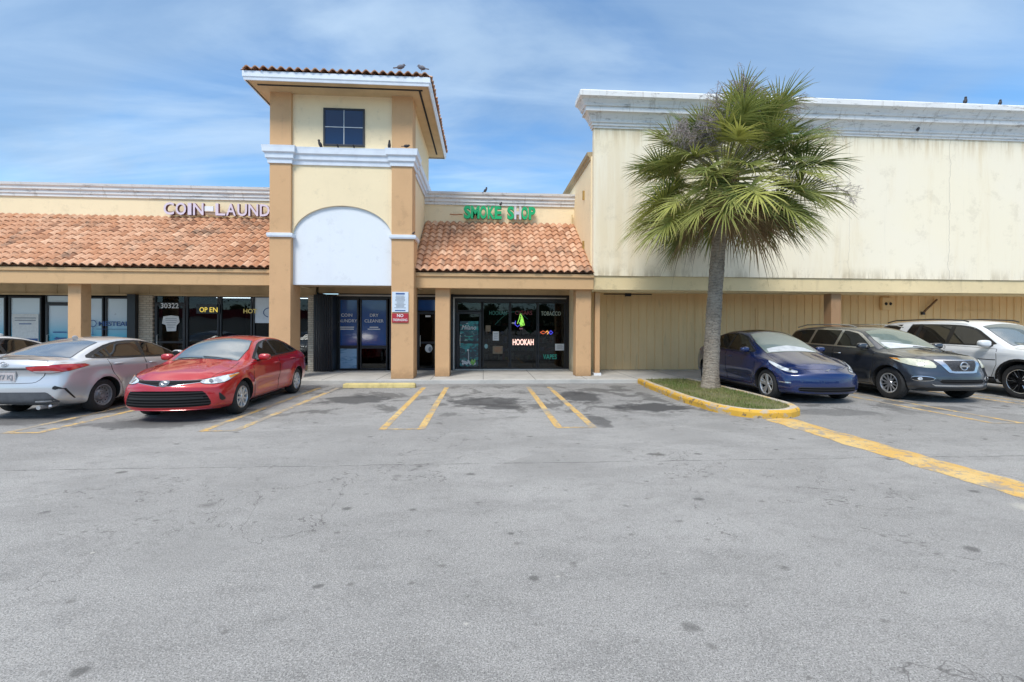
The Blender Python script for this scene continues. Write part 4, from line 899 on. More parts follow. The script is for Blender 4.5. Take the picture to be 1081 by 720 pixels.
dm.build('dead_fronds', M_dead, PT, attrs={'tint': ('FACE', ft), 'tip': ('FACE', fp)})
bt = MB()
for i in range(70):
    az = i * 2.4; z = 4.2 + (i / 70) * .95; c = Vector((.30 * (z / 4.9) ** 1.4, 0, z)); rr_ = .20
    p0 = c + Vector((cos(az), sin(az), 0)) * rr_; bt.tube([p0, p0 + Vector((cos(az) * .10, sin(az) * .10, .16)), p0 + Vector((cos(az) * .2, sin(az) * .2, .36))], [.045, .03, .012], 5)
bt.build('leaf_bases', M_dead, PT, smooth=True, attrs={'tint': ('POINT', [.6] * len(bt.v)), 'tip': ('POINT', [0.0] * len(bt.v))})
def flower(az, el, L, fall, rp, dens=60):
    m = MB(); d = Vector((cos(az) * cos(el), sin(az) * cos(el), sin(el))); g = Vector((0, 0, -1)); P = []
    for q in range(9): t_ = q / 8; P.append(CC + d * (L * t_) + g * (fall * t_ ** 2.6))
    m.tube(P, [.016 - .0014 * q for q in range(9)], 5, False)
    for i in range(dens):
        q = rp.uniform(.45, 1) * 8; a = int(min(7, q)); c = P[a].lerp(P[a + 1], q - a)
        v = Vector((rp.gauss(0, 1), rp.gauss(0, 1), rp.gauss(-.1, .8))).normalized() + d * .4; l_ = rp.uniform(.18, .42)
        e1 = c + v * l_ * .5 + g * .02; e2 = c + v * l_ + g * l_ * .35; m.tube([c, e1, e2], [.005, .004, .002], 3, False)
        for k in range(6):
            s0 = e1.lerp(e2, rp.random()); vv = Vector((rp.gauss(0, 1), rp.gauss(0, 1), rp.gauss(-.6, .7))).normalized(); m.tube([s0, s0 + vv * .10 + g * .02], [.0035, .002], 3, False)
    return m.build('flower_stalk', M_stalk, PT)
flower(radians(215), radians(26), 2.35, .25, rp, 190); flower(radians(228), radians(36), 2.2, .3, rp, 170); flower(radians(235), radians(50), 2.35, .2, rp, 150); flower(radians(262), radians(60), 2.45, .1, rp, 150)
flower(radians(275), radians(48), 2.3, .3, rp, 80); flower(radians(305), radians(45), 2.4, .3, rp, 60); flower(radians(340), radians(4), 2.75, .7, rp, 90); flower(radians(320), radians(30), 2.6, .5, rp, 60)
#CARS-BEGIN
# ================================================================== cars
def pchip(P):
    P = sorted(P); xs = np.array([p[0] for p in P], float); ys = np.array([p[1] for p in P], float)
    h = np.diff(xs); dl = np.diff(ys) / h; m = np.zeros(len(xs)); m[0] = dl[0]; m[-1] = dl[-1]
    for i in range(1, len(xs) - 1):
        if dl[i - 1] * dl[i] > 0: w1, w2 = 2 * h[i] + h[i - 1], h[i] + 2 * h[i - 1]; m[i] = (w1 + w2) / (w1 / dl[i - 1] + w2 / dl[i])
    def f(x):
        x = min(max(x, xs[0]), xs[-1]); i = min(len(xs) - 2, max(0, int(np.searchsorted(xs, x) - 1))); t = (x - xs[i]) / h[i]
        return float((2 * t ** 3 - 3 * t ** 2 + 1) * ys[i] + (t ** 3 - 2 * t ** 2 + t) * h[i] * m[i] + (-2 * t ** 3 + 3 * t ** 2) * ys[i + 1] + (t ** 3 - t ** 2) * h[i] * m[i + 1])
    return f
def sst(a, b, x): t = min(1, max(0, (x - a) / (b - a))); return t * t * (3 - 2 * t)
def paint(name, col, metal=.35, rough=.32, dust=.12):
    t = Mt(name, col, rough, metal, 1.0, .5); t.mix(t.ramp(t.noise(2.5, 5, .6), .45, .8, 0, dust), mul((.30, .29, .27), 1))
    t.b.inputs['Coat IOR'].default_value = 1.55; t.b.inputs['Coat Roughness'].default_value = .008
    return t.m
def carglass(name, col, ior=1.7, rough=.02):
    t = Mt(name, col, rough, 0, 0, .5, ior); t.mix(t.ramp(t.noise(3, 4, .6), .5, .8, 0, .3), tuple(c * 1.6 + .01 for c in col[:3])); return t.m
G_side = carglass('tinted_car_glass', (.008, .009, .010)); G_wind = carglass('windshield_glass', (.08, .11, .12), 2.7); G_rear = carglass('rear_window_glass', (.12, .14, .16), 2.6)
C_trim = plain('black_car_trim', (.012, .012, .013), .45, var=.2, sc=20); C_chrome = plain('chrome', (.62, .63, .65), .18, metal=.9, var=.05)
C_lens = Mt('headlight_lens', (.62, .66, .70), .12, 0, 1); C_lens.mix(C_lens.ramp(C_lens.noise(9, 4, .6), .45, .62, 0, .8), (.20, .23, .27)); C_lens = C_lens.m
C_lenso = Mt('hazy_headlight_lens', (.62, .62, .48), .25, 0, .6); C_lenso.mix(C_lenso.ramp(C_lenso.noise(8, 4, .6), .45, .65, 0, .7), (.30, .32, .28)); C_lenso = C_lenso.m
C_amber = plain('amber_lens', (.75, .28, .03), .2, coat=.8, var=.2); C_red = Mt('red_tail_lens', (.42, .012, .018), .12, 0, 1); C_red.mix(C_red.ramp(C_red.noise(9, 3), .5, .62, 0, .6), (.62, .06, .06)); C_red = C_red.m
C_clear = plain('clear_tail_lens', (.55, .50, .50), .15, coat=1, var=.3); C_proj = plain('lamp_projector', (.10, .12, .15), .1, metal=.6, coat=1, var=0)
C_tyre = plain('tyre_rubber', (.022, .022, .023), .85, var=.4, sc=25); C_well = plain('wheel_well', (.008, .008, .008), .95)
C_alloy = plain('silver_alloy', (.55, .56, .58), .28, metal=.75, var=.1); C_steelw = plain('painted_steel_wheel', (.24, .25, .265), .45, metal=.4, var=.4, sc=12)
C_blackal = plain('black_alloy', (.02, .02, .022), .25, metal=.4, coat=.6, var=.1); C_int = plain('car_white_shade', (.60, .62, .64), .7, var=.2, sc=6)
C_grey = plain('grey_diffuser', (.075, .08, .09), .6, var=.3)
t = Mt('black_mesh', (.012, .012, .013), .5); t.mix(t.ramp(t.voro(45), .35, .5, 0, .8), (.05, .05, .055)); t.bump(t.voro(45), .8, .01); C_mesh = t.m
t = Mt('black_slats', (.008, .008, .009), .8, spec=.15); wv = t.n('ShaderNodeTexWave', bands_direction='Z'); wv.inputs['Scale'].default_value = 6.5; t.l(t.coord(), wv.inputs['Vector']); t.mix(wv.outputs[1], (.02, .02, .021)); t.bump(wv.outputs[1], .9, .02); C_slat = t.m

class Car:
    def __init__(s, sp, mat, name, label, cat, loc, rz):
        s.sp = sp; s.mat = mat; s.root = empty(name, loc, rz, label=label, cat=cat); s.build_body()
    def build_body(s):
        sp = s.sp; xF, xR = sp['xF'], sp['xR']; top, belt, hw, wr, zb, drop = [pchip(sp[k]) for k in ('top', 'belt', 'hw', 'wr', 'zb', 'drop')]
        tF, tR = pchip(sp['tiltF']), pchip(sp['tiltR']); W0 = sp['W']; s.top = top; s.hw = hw
        xs = [xR + .16 * (i / 8) ** 1.6 for i in range(8)] + [xR + .16 + (xF - xR - .32) * i / 112 for i in range(113)] + [xF - .16 * ((7 - i) / 8) ** 1.6 for i in range(8)]
        xs = sorted(set(round(x, 5) for x in xs)); ns = [5, 3, 5, 6, 4, 10, 12]
        def section(x):
            w, b, zt, z0 = hw(x), belt(x), top(x), zb(x); b = min(b, zt - .03); d = drop(x); e_ = max(b + .005, zt - d); wro = w * wr(x); zm = z0 + .48 * (b - z0)
            K = [(0, z0), (.80 * w, z0), (.95 * w, z0 + .05), (w, zm), (.985 * w, b - .10), (.945 * w, b), (wro, e_)]
            P = []
            for i in range(6):
                n = ns[i]
                for k in range(n):
                    q = k / n
                    P.append([K[i][0] + (K[i + 1][0] - K[i][0]) * q, K[i][1] + (K[i + 1][1] - K[i][1]) * q])
            n = ns[6]
            for k in range(n + 1): y = wro * (1 - k / n); P.append([y, e_ + (zt - e_) * (1 - (y / wro) ** 2)])
            A = np.array(P)
            for _ in range(3):
                B = A.copy(); B[1:-1] = (A[:-2] + 2 * A[1:-1] + A[2:]) / 4; A = B
            A[0, 0] = 0; A[-1, 0] = 0
            return A
        rings = []
        for x in xs:
            A = section(x); e_ = min(x - xR, xF - x); d = .15
            sc = 1.0
            if e_ < d: u = 1 - e_ / d; sc = .90 + .10 * (1 - u ** 2.6) ** (1 / 2.6)
            zc_ = (A[0, 1] + A[-1, 1]) / 2; A = A.copy(); A[:, 0] *= sc; A[:, 1] = zc_ + (A[:, 1] - zc_) * sc
            rings.append((x, A, zc_, A.copy()))
        def loop(x, A): return [(x, y, z) for y, z in A] + [(x, -y, z) for y, z in A[-2:0:-1]]
        V = []; F = []; L = len(loop(0, rings[0][1]))
        caps = []
        r0 = rings[0]; r1 = rings[-1]
        seq = []
        for k in range(1, 12): q = k / 12; seq.append((r0[0], np.column_stack([r0[1][:, 0] * q, r0[2] + (r0[1][:, 1] - r0[2]) * q])))
        seq += [(r[0], r[1]) for r in rings]
        for k in range(11, 0, -1): q = k / 12; seq.append((r1[0], np.column_stack([r1[1][:, 0] * q, r1[2] + (r1[1][:, 1] - r1[2]) * q])))
        for x, A in seq: V += loop(x, A)
        for i in range(len(seq) - 1):
            for j in range(L): F.append((i * L + j, i * L + (j + 1) % L, (i + 1) * L + (j + 1) % L, (i + 1) * L + j))
        V.append((xR, 0, r0[2])); V.append((xF, 0, r1[2])); a, b = len(V) - 2, len(V) - 1; o = (len(seq) - 1) * L
        for j in range(L): F.append((a, (j + 1) % L, j)); F.append((b, o + j, o + (j + 1) % L))
        # warps: plan curvature, nose / tail tilt, flares, door sculpture
        ax = sp['ax']; rw = sp['rw']; Ra = sp['Ra']; out = []
        for x, y, z in V:
            ay = abs(y) / (W0 / 2); Wf = sst(xF - .95, xF, x); Wr = sst(xR + .95, xR, x) if x < xR + .95 else 0
            dx_ = -sp['cF'] * ay ** 2.4 * Wf + tF(z) * sst(xF - .35, xF, x) + sp['cR'] * ay ** 2.6 * Wr - tR(z) * (sst(-(xR + .35), -xR, -x))
            fy = 0
            if ay > .6:
                for axx in ax:
                    r = sqrt((x - axx) ** 2 + (z - rw) ** 2); fy += sp.get('flare', .022) * math.exp(-((r - Ra - .02) / .085) ** 2)
                bz = belt(x); mid = sst(ax[1] + Ra, ax[1] + Ra + .3, x) * (1 - sst(ax[0] - Ra - .3, ax[0] - Ra, x))
                zs = sp.get('sculpt', .48); fy -= .026 * mid * math.exp(-((z - zs - .04 * x * -.3) / .10) ** 2)
                fy += .010 * math.exp(-((z - (bz - .12)) / .03) ** 2) * sst(xR, xR + .4, x) * (1 - sst(ax[0] + .2, xF - .2, x))
                if z > bz + .02: fy = 0
                fy *= sst(.6, .85, ay)
            if 'hoodline' in sp and x > 0 and z > belt(x) - .03:
                z += .014 * math.exp(-((abs(y) - sp['hoodline']) / .07) ** 2) * sst(.9, 1.2, x) * (1 - sst(xF - .35, xF - .05, x))
            out.append((x + dx_, y + (fy if y > 0 else -fy), z))
        me = bpy.data.meshes.new('body'); me.from_pydata(out, [], F); me.materials.append(s.mat); me.materials.append(C_well); me.update()
        bm = bmesh.new(); bm.from_mesh(me); bmesh.ops.recalc_face_normals(bm, faces=bm.faces); bm.to_mesh(me); bm.free()
        s.bvh = BVHTree.FromPolygons([Vector(v) for v in out], F)
        ob = bpy.data.objects.new('body', me); COL.objects.link(ob)
        cm = MB(); wy = W0 / 2
        for axx in ax:
            for sg in (1, -1):
                n = 48; y0, y1 = sg * (wy - .36), sg * (wy + .2); vs = [(axx + Ra * cos(2 * pi * k / n), y0, rw + .012 + Ra * sin(2 * pi * k / n)) for k in range(n)] + [(axx + Ra * cos(2 * pi * k / n), y1, rw + .012 + Ra * sin(2 * pi * k / n)) for k in range(n)]
                cm.add(vs, [tuple(range(n)), tuple(range(n, 2 * n))[::-1]] + [(k, k + n, (k + 1) % n + n, (k + 1) % n) for k in range(n)])
        cut = cm.build('cutter', C_well)
        bm = bmesh.new(); bm.from_mesh(cut.data); bmesh.ops.recalc_face_normals(bm, faces=bm.faces); bm.to_mesh(cut.data); bm.free()
        md = ob.modifiers.new('b', 'BOOLEAN'); md.operation = 'DIFFERENCE'; md.object = cut; md.solver = 'EXACT'; md.material_mode = 'TRANSFER'
        dg = bpy.context.evaluated_depsgraph_get(); m2 = bpy.data.meshes.new_from_object(ob.evaluated_get(dg)); bpy.data.objects.remove(ob); bpy.data.objects.remove(cut)
        m2.name = 'body'; m2.polygons.foreach_set('use_smooth', [True] * len(m2.polygons)); m2.set_sharp_from_angle(angle=radians(40))
        b_ = bpy.data.objects.new('body', m2); COL.objects.link(b_); b_.parent = s.root; s.body = b_
    def hit(s, p, d):
        d = Vector(d).normalized(); o = Vector(p) - d * 8
        h = s.bvh.ray_cast(o, d)
        return (h[0], h[1]) if h[0] is not None else (None, None)
    def patch(s, name, pts, view, mat, off=.004, res=.045, parent=None, rim=0, rimmat=None, rnd=0, y=1):
        """pts in the plane of view: side (x,z), front/rear (y,z), top (x,y), or 3-D points with a direction tuple"""
        sg = y
        if view == 'side': D = Vector((0, -sg, 0)); P3 = [Vector((a, sg * 1.0, b)) for a, b in pts]; A, B = Vector((1, 0, 0)), Vector((0, 0, 1))
        elif view == 'front': D = Vector((-1, 0, 0)); P3 = [Vector((0, a * sg, b)) for a, b in pts]; A, B = Vector((0, 1, 0)), Vector((0, 0, 1))
        elif view == 'rear': D = Vector((1, 0, 0)); P3 = [Vector((0, a * sg, b)) for a, b in pts]; A, B = Vector((0, 1, 0)), Vector((0, 0, 1))
        elif view == 'top': D = Vector((0, 0, -1)); P3 = [Vector((a, b * sg, 0)) for a, b in pts]; A, B = Vector((1, 0, 0)), Vector((0, 1, 0))
        else:
            D = Vector((view[0], view[1] * sg, view[2])).normalized(); P3 = [Vector((a, b * sg, c)) for a, b, c in pts]; B = Vector((0, 0, 1)); B = (B - D * B.dot(D)).normalized(); A = B.cross(D)
        Q = [(p.dot(A), p.dot(B)) for p in P3]
        if rnd: Q = chaikin(Q, rnd)
        ar = sum(Q[i - 1][0] * Q[i][1] - Q[i][0] * Q[i - 1][1] for i in range(len(Q)))
        if ar < 0: Q = Q[::-1]
        bd = []
        for i in range(len(Q)):
            a, b = Vector(Q[i]), Vector(Q[(i + 1) % len(Q)]); n = max(1, int((b - a).length / res))
            for k in range(n): bd.append(a.lerp(b, k / n))
        nb = len(bd); inner = []
        x0, x1 = min(p.x for p in bd), max(p.x for p in bd); y0, y1 = min(p.y for p in bd), max(p.y for p in bd); gx = x0 + res * .5
        bl = [(p.x, p.y) for p in bd]
        while gx < x1:
            gy = y0 + res * .5
            while gy < y1:
                if inside(gx, gy, bl) and min((Vector((gx, gy)) - p).length for p in bd) > res * .45: inner.append(Vector((gx, gy)))
                gy += res
            gx += res
        r = delaunay_2d_cdt(bd + inner, [(i, (i + 1) % nb) for i in range(nb)], [], 1, 1e-6)
        vo, fo = r[0], r[2]
        base = P3[0] - A * P3[0].dot(A) - B * P3[0].dot(B)
        def proj(q, o):
            p = base + A * q[0] + B * q[1]; h, n = s.hit(p, D)
            if h is None:
                h, n, _, _ = s.bvh.find_nearest(p if view not in ('front', 'rear', 'top') else p + D * -2)
            if n.dot(D) > 0: n = -n
            return h + n * o
        m = MB(); m.add([proj(v, off) for v in vo], [tuple(f) for f in fo], 0)
        orig = {}
        # skirt / rim
        bdl = bd; ctr = []
        nrm2 = []
        for i in range(nb):
            t_ = (bdl[(i + 1) % nb] - bdl[i - 1]); 
            t_ = t_.normalized() if t_.length > 1e-9 else Vector((1, 0)); nrm2.append(Vector((t_.y, -t_.x)))
        rw_ = rim if rim else .0015
        i0 = [proj(p, off) for p in bd]; o1 = [proj(bd[i] + nrm2[i] * rw_, (off * .6 if rim else -.003)) for i in range(nb)]; o2 = [proj(bd[i] + nrm2[i] * (rw_ + .001), -.003) for i in range(nb)]
        m.add(i0 + o1 + o2, [(i, (i + 1) % nb, nb + (i + 1) % nb, nb + i) for i in range(nb)] + [(nb + i, nb + (i + 1) % nb, 2 * nb + (i + 1) % nb, 2 * nb + i) for i in range(nb)], 1 if rim else 0)
        o = m.build(name, [mat] + ([rimmat or C_trim] if rim else []), parent or s.root, smooth=True, sharp=50)
        return o
    def both(s, *a, **k): return [s.patch(*a, y=g_, **k) for g_ in (1, -1)]
    def wheels(s, kind, tyr, rimr, width=.215, front=0):
        sp = s.sp; h = width / 2; rm = C_alloy; protos = {}
        for axx in sp['ax']:
            for sg in (1, -1):
                if sg not in protos:
                    hub = MB().lathe_y([(0, h - .09), (rimr * .98, h - .09), (rimr * .98, h - .02), (rimr, h - .01), (rimr, -h)], 36, c=(0, 0, 0)).build('wheel', C_well, s.root, smooth=True)
                    ty = MB().lathe_y([(rimr - .005, -h + .02), (rimr + .03, -h), (tyr - .03, -h + .005), (tyr - .006, -h + .03), (tyr, -h + .06), (tyr, h - .06), (tyr - .006, h - .03), (tyr - .03, h - .005), (rimr + .045, h + .003), (rimr + .015, h - .004), (rimr - .005, h - .02)], 48).build('tyre', C_tyre, hub, smooth=True)
                    q = MB(); q.lathe_y([(rimr + .003, h - .010), (rimr - .012, h - .004), (rimr - .022, h - .012), (rimr - .03, h - .05)], 40)
                    def spoke(a, w0, w1, r0=.04, r1=rimr - .015, y0=h - .030, y1=h - .014, th=.018, tw=0):
                        d = Vector((cos(a), 0, sin(a))); a2 = a + tw; d2 = Vector((cos(a2), 0, sin(a2))); t_ = Vector((-sin(a), 0, cos(a))); t2 = Vector((-sin(a2), 0, cos(a2)))
                        A_ = d * r0; B_ = d2 * r1; vs = []
                        for c, tt, ww, yy in ((A_, t_, w0, y0), (B_, t2, w1, y1)):
                            vs += [c - tt * ww + Vector((0, yy - th, 0)), c - tt * ww * .7 + Vector((0, yy, 0)), c + tt * ww * .7 + Vector((0, yy, 0)), c + tt * ww + Vector((0, yy - th, 0))]
                        q.add(vs, [(0, 1, 5, 4), (1, 2, 6, 5), (2, 3, 7, 6), (3, 0, 4, 7), (0, 3, 2, 1), (4, 5, 6, 7)])
                    rm = {'cover': C_alloy, 'steel': C_steelw, 'alloy': C_alloy, 'ev': C_alloy, 'black': C_blackal}[kind]
                    if kind == 'cover':
                        for i in range(9): spoke(i * 2 * pi / 9, .020, .030, .03, rimr - .012, h - .012, h - .016, th=.03)
                        q.lathe_y([(0, h - .004), (.05, h - .006), (.06, h - .02)], 24)
                    elif kind == 'steel':
                        q.lathe_y([(0, h - .05), (.04, h - .035), (.055, h - .05), (.085, h - .045), (.12, h - .075), (rimr - .03, h - .045)], 36)
                    elif kind == 'alloy':
                        for i in range(6):
                            for dlt in (-.16, .16): spoke(i * 2 * pi / 6 + dlt, .020, .015, .05, rimr - .012, tw=dlt * .6)
                        q.lathe_y([(0, h - .02), (.055, h - .022), (.07, h - .045)], 24)
                    elif kind == 'ev':
                        for i in range(5): spoke(i * 2 * pi / 5, .035, .05, .04, rimr - .012, tw=.18); spoke(i * 2 * pi / 5 + .5, .012, .016, .05, rimr - .012, y0=h - .05, tw=.1)
                        q.lathe_y([(0, h - .02), (.055, h - .022), (.07, h - .045)], 24)
                    else:
                        for i in range(6):
                            for dlt in (-.14, .14): spoke(i * 2 * pi / 6 + dlt, .022, .012, .05, rimr - .012, tw=dlt)
                        q.lathe_y([(0, h - .02), (.06, h - .022), (.075, h - .045)], 24)
                    ri = q.build('rim', rm, hub, smooth=True, sharp=30)
                    if kind == 'steel':
                        hb = MB()
                        for i in range(14): a = i * 2 * pi / 14; hb.lathe_y([(0, 0), (.013, 0)], 10, c=(.145 * cos(a), h - .052, .145 * sin(a)))
                        hb.build('vent_holes', C_well, hub)
                    if kind == 'black':
                        hb = MB()
                        for i in range(6):
                            a = i * 2 * pi / 6; hb.tube([(.10 * cos(a), h - .012, .10 * sin(a)), ((rimr - .03) * cos(a + .02), h - .006, (rimr - .03) * sin(a + .02))], .008, 5)
                        hb.lathe_y([(rimr - .004, h - .001), (rimr - .010, h + .001), (rimr - .016, h - .003)], 40); hb.build('rim_trim', C_chrome, hub, smooth=True)
                    hub.location = (axx, sg * (sp['W'] / 2 - .03 - h), tyr)
                    if sg < 0: hub.rotation_euler = (0, 0, pi)
                    protos[sg] = hub
                else:
                    c = copy_tree(protos[sg], s.root); c.location.x = axx
                    c.rotation_euler = (0, .5, 0) if sg > 0 else (0, .5, pi)
    def mirror(s, x, z, mat, k=1.0, low=C_trim):
        for sg in (1, -1):
            h, n = s.hit((x, sg, z), (0, -sg, 0)); yb = h.y
            m = MB(); m.ellip((x - .02, yb + sg * .155 * k, z + .03), (.075 * k, .115 * k, .068 * k), 20, 14, e=.72)
            o = m.build('side_mirror', mat, s.root, smooth=True, sharp=60)
            q = MB(); q.tube([(x, yb - sg * .02, z - .03), (x, yb + sg * .05, z - .015), (x - .01, yb + sg * .12 * k, z - .01)], [.032, .026, .03], 8); q.ellip((x - .085 * k, yb + sg * .155 * k, z + .03), (.012, .095 * k, .052 * k), 14, 10)
            q.build('mirror_base', low, o, smooth=True)
    def handle(s, x, z, mat, par, sg):
        h, n = s.hit((x, sg, z), (0, -sg, 0)); m = MB(); yb = h.y
        m.tube([(x - .10, yb - sg * .005, z), (x - .08, yb + sg * .028, z), (x + .08, yb + sg * .028, z), (x + .10, yb - sg * .005, z)], [.010, .013, .013, .010], 8)
        m.build('handle', mat, par, smooth=True)
    def door(s, pts, hx, hz, name='door', hm=None):
        for sg in (1, -1):
            d = s.patch(name, pts, 'side', s.mat, .0025, .05, rim=.010, rimmat=C_well, y=sg)
            if hx is not None: s.handle(hx, hz, hm or s.mat, d, sg)
    def windows(s, dlo, panes, trim=None):
        for sg in (1, -1):
            w_ = s.patch('window_surround', dlo, 'side', trim or C_trim, .003, .04, y=sg, rnd=1)
            for p in panes: s.patch('side_window', p, 'side', G_side, .006, .04, y=sg, rim=.006, rimmat=C_trim, rnd=0)
    def wiper(s, a, b):
        pa = s.hit((a[0], a[1], 0), (0, 0, -1)); pb = s.hit((b[0], b[1], 0), (0, 0, -1)); m = MB(); A_ = pa[0] + pa[1] * .02 if pa[1].z > 0 else pa[0] + Vector((0, 0, .02)); B_ = pb[0] + Vector((0, 0, .02))
        m.tube([A_, A_.lerp(B_, .5) + Vector((0, 0, .012)), B_], .009, 6); m.build('wiper', C_trim, s.root)
def ring_badge(par, c, n_, ell, mat, tube=.006):
    """torus-like ellipses on a plane facing along n_ (unit x for front, -x for rear)"""
    m = MB()
    for (oy, oz, ry, rz_) in ell: m.tube([(c[0] + .004 * n_, c[1] + oy + ry * cos(a * pi / 12), c[2] + oz + rz_ * sin(a * pi / 12)) for a in range(25)], tube, 6, False)
    return m.build('badge', mat, par, smooth=True)
def mir_sym(h): return h + [(-y, z) for y, z in h[::-1]]

SEDAN = dict(W=1.776, xF=2.30, xR=-2.33, ax=(1.35, -1.35), rw=.318, Ra=.350, cF=.36, cR=.24, flare=.022, sculpt=.47, hoodline=.46,
    top=[(2.30, .66), (2.22, .74), (2.0, .835), (1.6, .93), (1.2, 1.0), (1.02, 1.04), (.7, 1.20), (.30, 1.375), (0, 1.435), (-.35, 1.455), (-.8, 1.435), (-1.2, 1.36), (-1.55, 1.22), (-1.85, 1.10), (-2.1, 1.075), (-2.25, 1.05), (-2.33, .98)],
    belt=[(2.30, .60), (2.1, .70), (1.7, .81), (1.2, .89), (.8, .925), (0, .95), (-.9, .985), (-1.5, 1.01), (-2.0, .98), (-2.33, .86)],
    hw=[(2.30, .82), (1.9, .875), (1.4, .885), (0, .885), (-1.4, .882), (-1.9, .86), (-2.33, .81)],
    wr=[(2.30, .80), (1.4, .80), (1.02, .83), (.6, .76), (.2, .66), (-.4, .64), (-1.1, .66), (-1.6, .74), (-1.9, .80), (-2.33, .84)],
    zb=[(2.30, .22), (1.8, .17), (0, .17), (-1.8, .20), (-2.33, .30)], drop=[(2.30, .05), (1.2, .08), (.5, .07), (-.4, .055), (-1.2, .06), (-2.33, .035)],
    tiltF=[(.15, -.10), (.25, -.01), (.40, 0), (.55, -.01), (.66, -.05), (.78, -.14)], tiltR=[(.2, -.08), (.35, 0), (.55, .0), (.8, -.05), (.92, -.01), (1.05, -.04), (1.1, -.06)])
# ---- red sedan
red = paint('red_car_paint', (.42, .004, .010), .2, .28, .03)
c = Car(SEDAN, red, 'parked_car', 'glossy red compact sedan parked nose out before the laundromat windows', 'car', (-5.46, 10.30, 0), radians(-90 + 1.5))
c.wheels('cover', .318, .205)
c.patch('hood', [(1.10, .66), (1.10, -.66), (1.55, -.72), (1.95, -.60), (2.13, -.35), (2.17, 0), (2.13, .35), (1.95, .60), (1.55, .72)], 'top', red, .002, .05, rim=.006, rimmat=C_well)
c.patch('windshield', [(1.04, .60), (1.07, .3), (1.08, 0), (1.07, -.3), (1.04, -.60), (.60, -.60), (.24, -.50), (.20, 0), (.24, .50), (.60, .60)], 'top', G_wind, .004, .05, rim=.012)
c.patch('rear_window', [(-1.02, .50), (-.98, 0), (-1.02, -.50), (-1.4, -.54), (-1.75, -.56), (-1.80, 0), (-1.75, .56), (-1.4, .54)], 'top', G_rear, .004, .05, rim=.012)
DLO = [(.88, .965), (.55, 1.16), (.22, 1.305), (-.10, 1.365), (-.55, 1.375), (-.95, 1.32), (-1.30, 1.20), (-1.55, 1.085), (-1.40, 1.045), (-.6, 1.02), (.2, .99)]
c.windows(DLO, [[(.72, 1.00), (.50, 1.13), (.20, 1.265), (-.05, 1.33), (-.19, 1.34), (-.24, 1.035)], [(-.33, 1.045), (-.28, 1.34), (-.60, 1.34), (-.90, 1.295), (-1.06, 1.24), (-1.08, 1.06)], [(-1.13, 1.065), (-1.11, 1.22), (-1.25, 1.165), (-1.42, 1.09)]])
c.door([(.92, .93), (.95, .60), (.84, .25), (-.22, .25), (-.26, .6), (-.28, .985), (.4, .955)], -.10, .87)
c.door([(-.31, .985), (-.29, .6), (-.25, .25), (-.86, .25), (-.98, .50), (-1.15, .72), (-1.22, 1.0)], -1.02, .91)
c.patch('lower_grille', mir_sym([(.56, .555), (.63, .49), (.70, .32), (.64, .275)]), 'front', C_slat, .006, .04, rim=.012, rimmat=red, rnd=1)
c.patch('grille_bar', mir_sym([(.585, .445), (.60, .41)]), 'front', C_trim, .014, .04)
c.patch('upper_grille', mir_sym([(.60, .715), (.60, .690), (.25, .655), (.1, .635)]), 'front', C_slat, .006, .03, rim=.005, rimmat=C_chrome)
for sg in (1, -1):
    hl = c.patch('headlight', [(2.1, .50, .700), (2.1, .54, .655), (1.95, .70, .645), (1.85, .80, .665), (1.62, .87, .755), (1.5, .89, .80), (1.75, .80, .775), (2.0, .64, .735)], (-1, -.75, 0), C_lens, .008, .03, rim=.006, rimmat=C_trim, y=sg, rnd=1)
    c.patch('turn_signal', [(1.76, .83, .72), (1.62, .875, .755), (1.52, .887, .785), (1.66, .86, .775), (1.78, .81, .755)], (-1, -.75, 0), C_amber, .012, .03, parent=hl, y=sg)
    c.patch('lamp_projector', [(2.0 + 0, .63 + .04 * cos(a * .524), .69 + .032 * sin(a * .524)) for a in range(12)], (-1, -.75, 0), C_proj, .012, .02, parent=hl, y=sg)
    fg = c.patch('fog_recess', [(2.0, .755, .50), (2.0, .80, .475), (1.9, .845, .36), (2.0, .78, .345)], (-1, -.55, 0), C_trim, .005, .03, y=sg, rnd=1)
c.patch('front_lip', mir_sym([(.70, .235), (.72, .205)]), 'front', red, .012, .05)
h, n = c.hit((0, 0, .672), (-1, 0, 0)); bd_ = c.patch('badge', [(.075 * cos(a * .4), .672 + .05 * sin(a * .4)) for a in range(16)], 'front', C_proj, .010, .03)
bd_.name = 'badge_disc'; ring_badge(c.root, (h.x + .012, 0, .672), 1, [(0, 0, .072, .048), (0, .0, .028, .044), (0, .014, .05, .02)], C_chrome, .0055)
c.mirror(.66, 1.00, red); c.wiper((1.09, .52), (1.0, -.05)); c.wiper((1.10, -.02), (1.0, -.52))
for sg in (1, -1): c.patch('tail_light', [(-2.3, .50, .93), (-2.3, .50, .82), (-1.95, .86, .84), (-1.85, .88, .95)], (1, -.75, 0), C_red, .008, .03, y=sg)
MB().box(-.8, .8, -.75, .75, .14, .18).build('underbody', C_well, c.root)

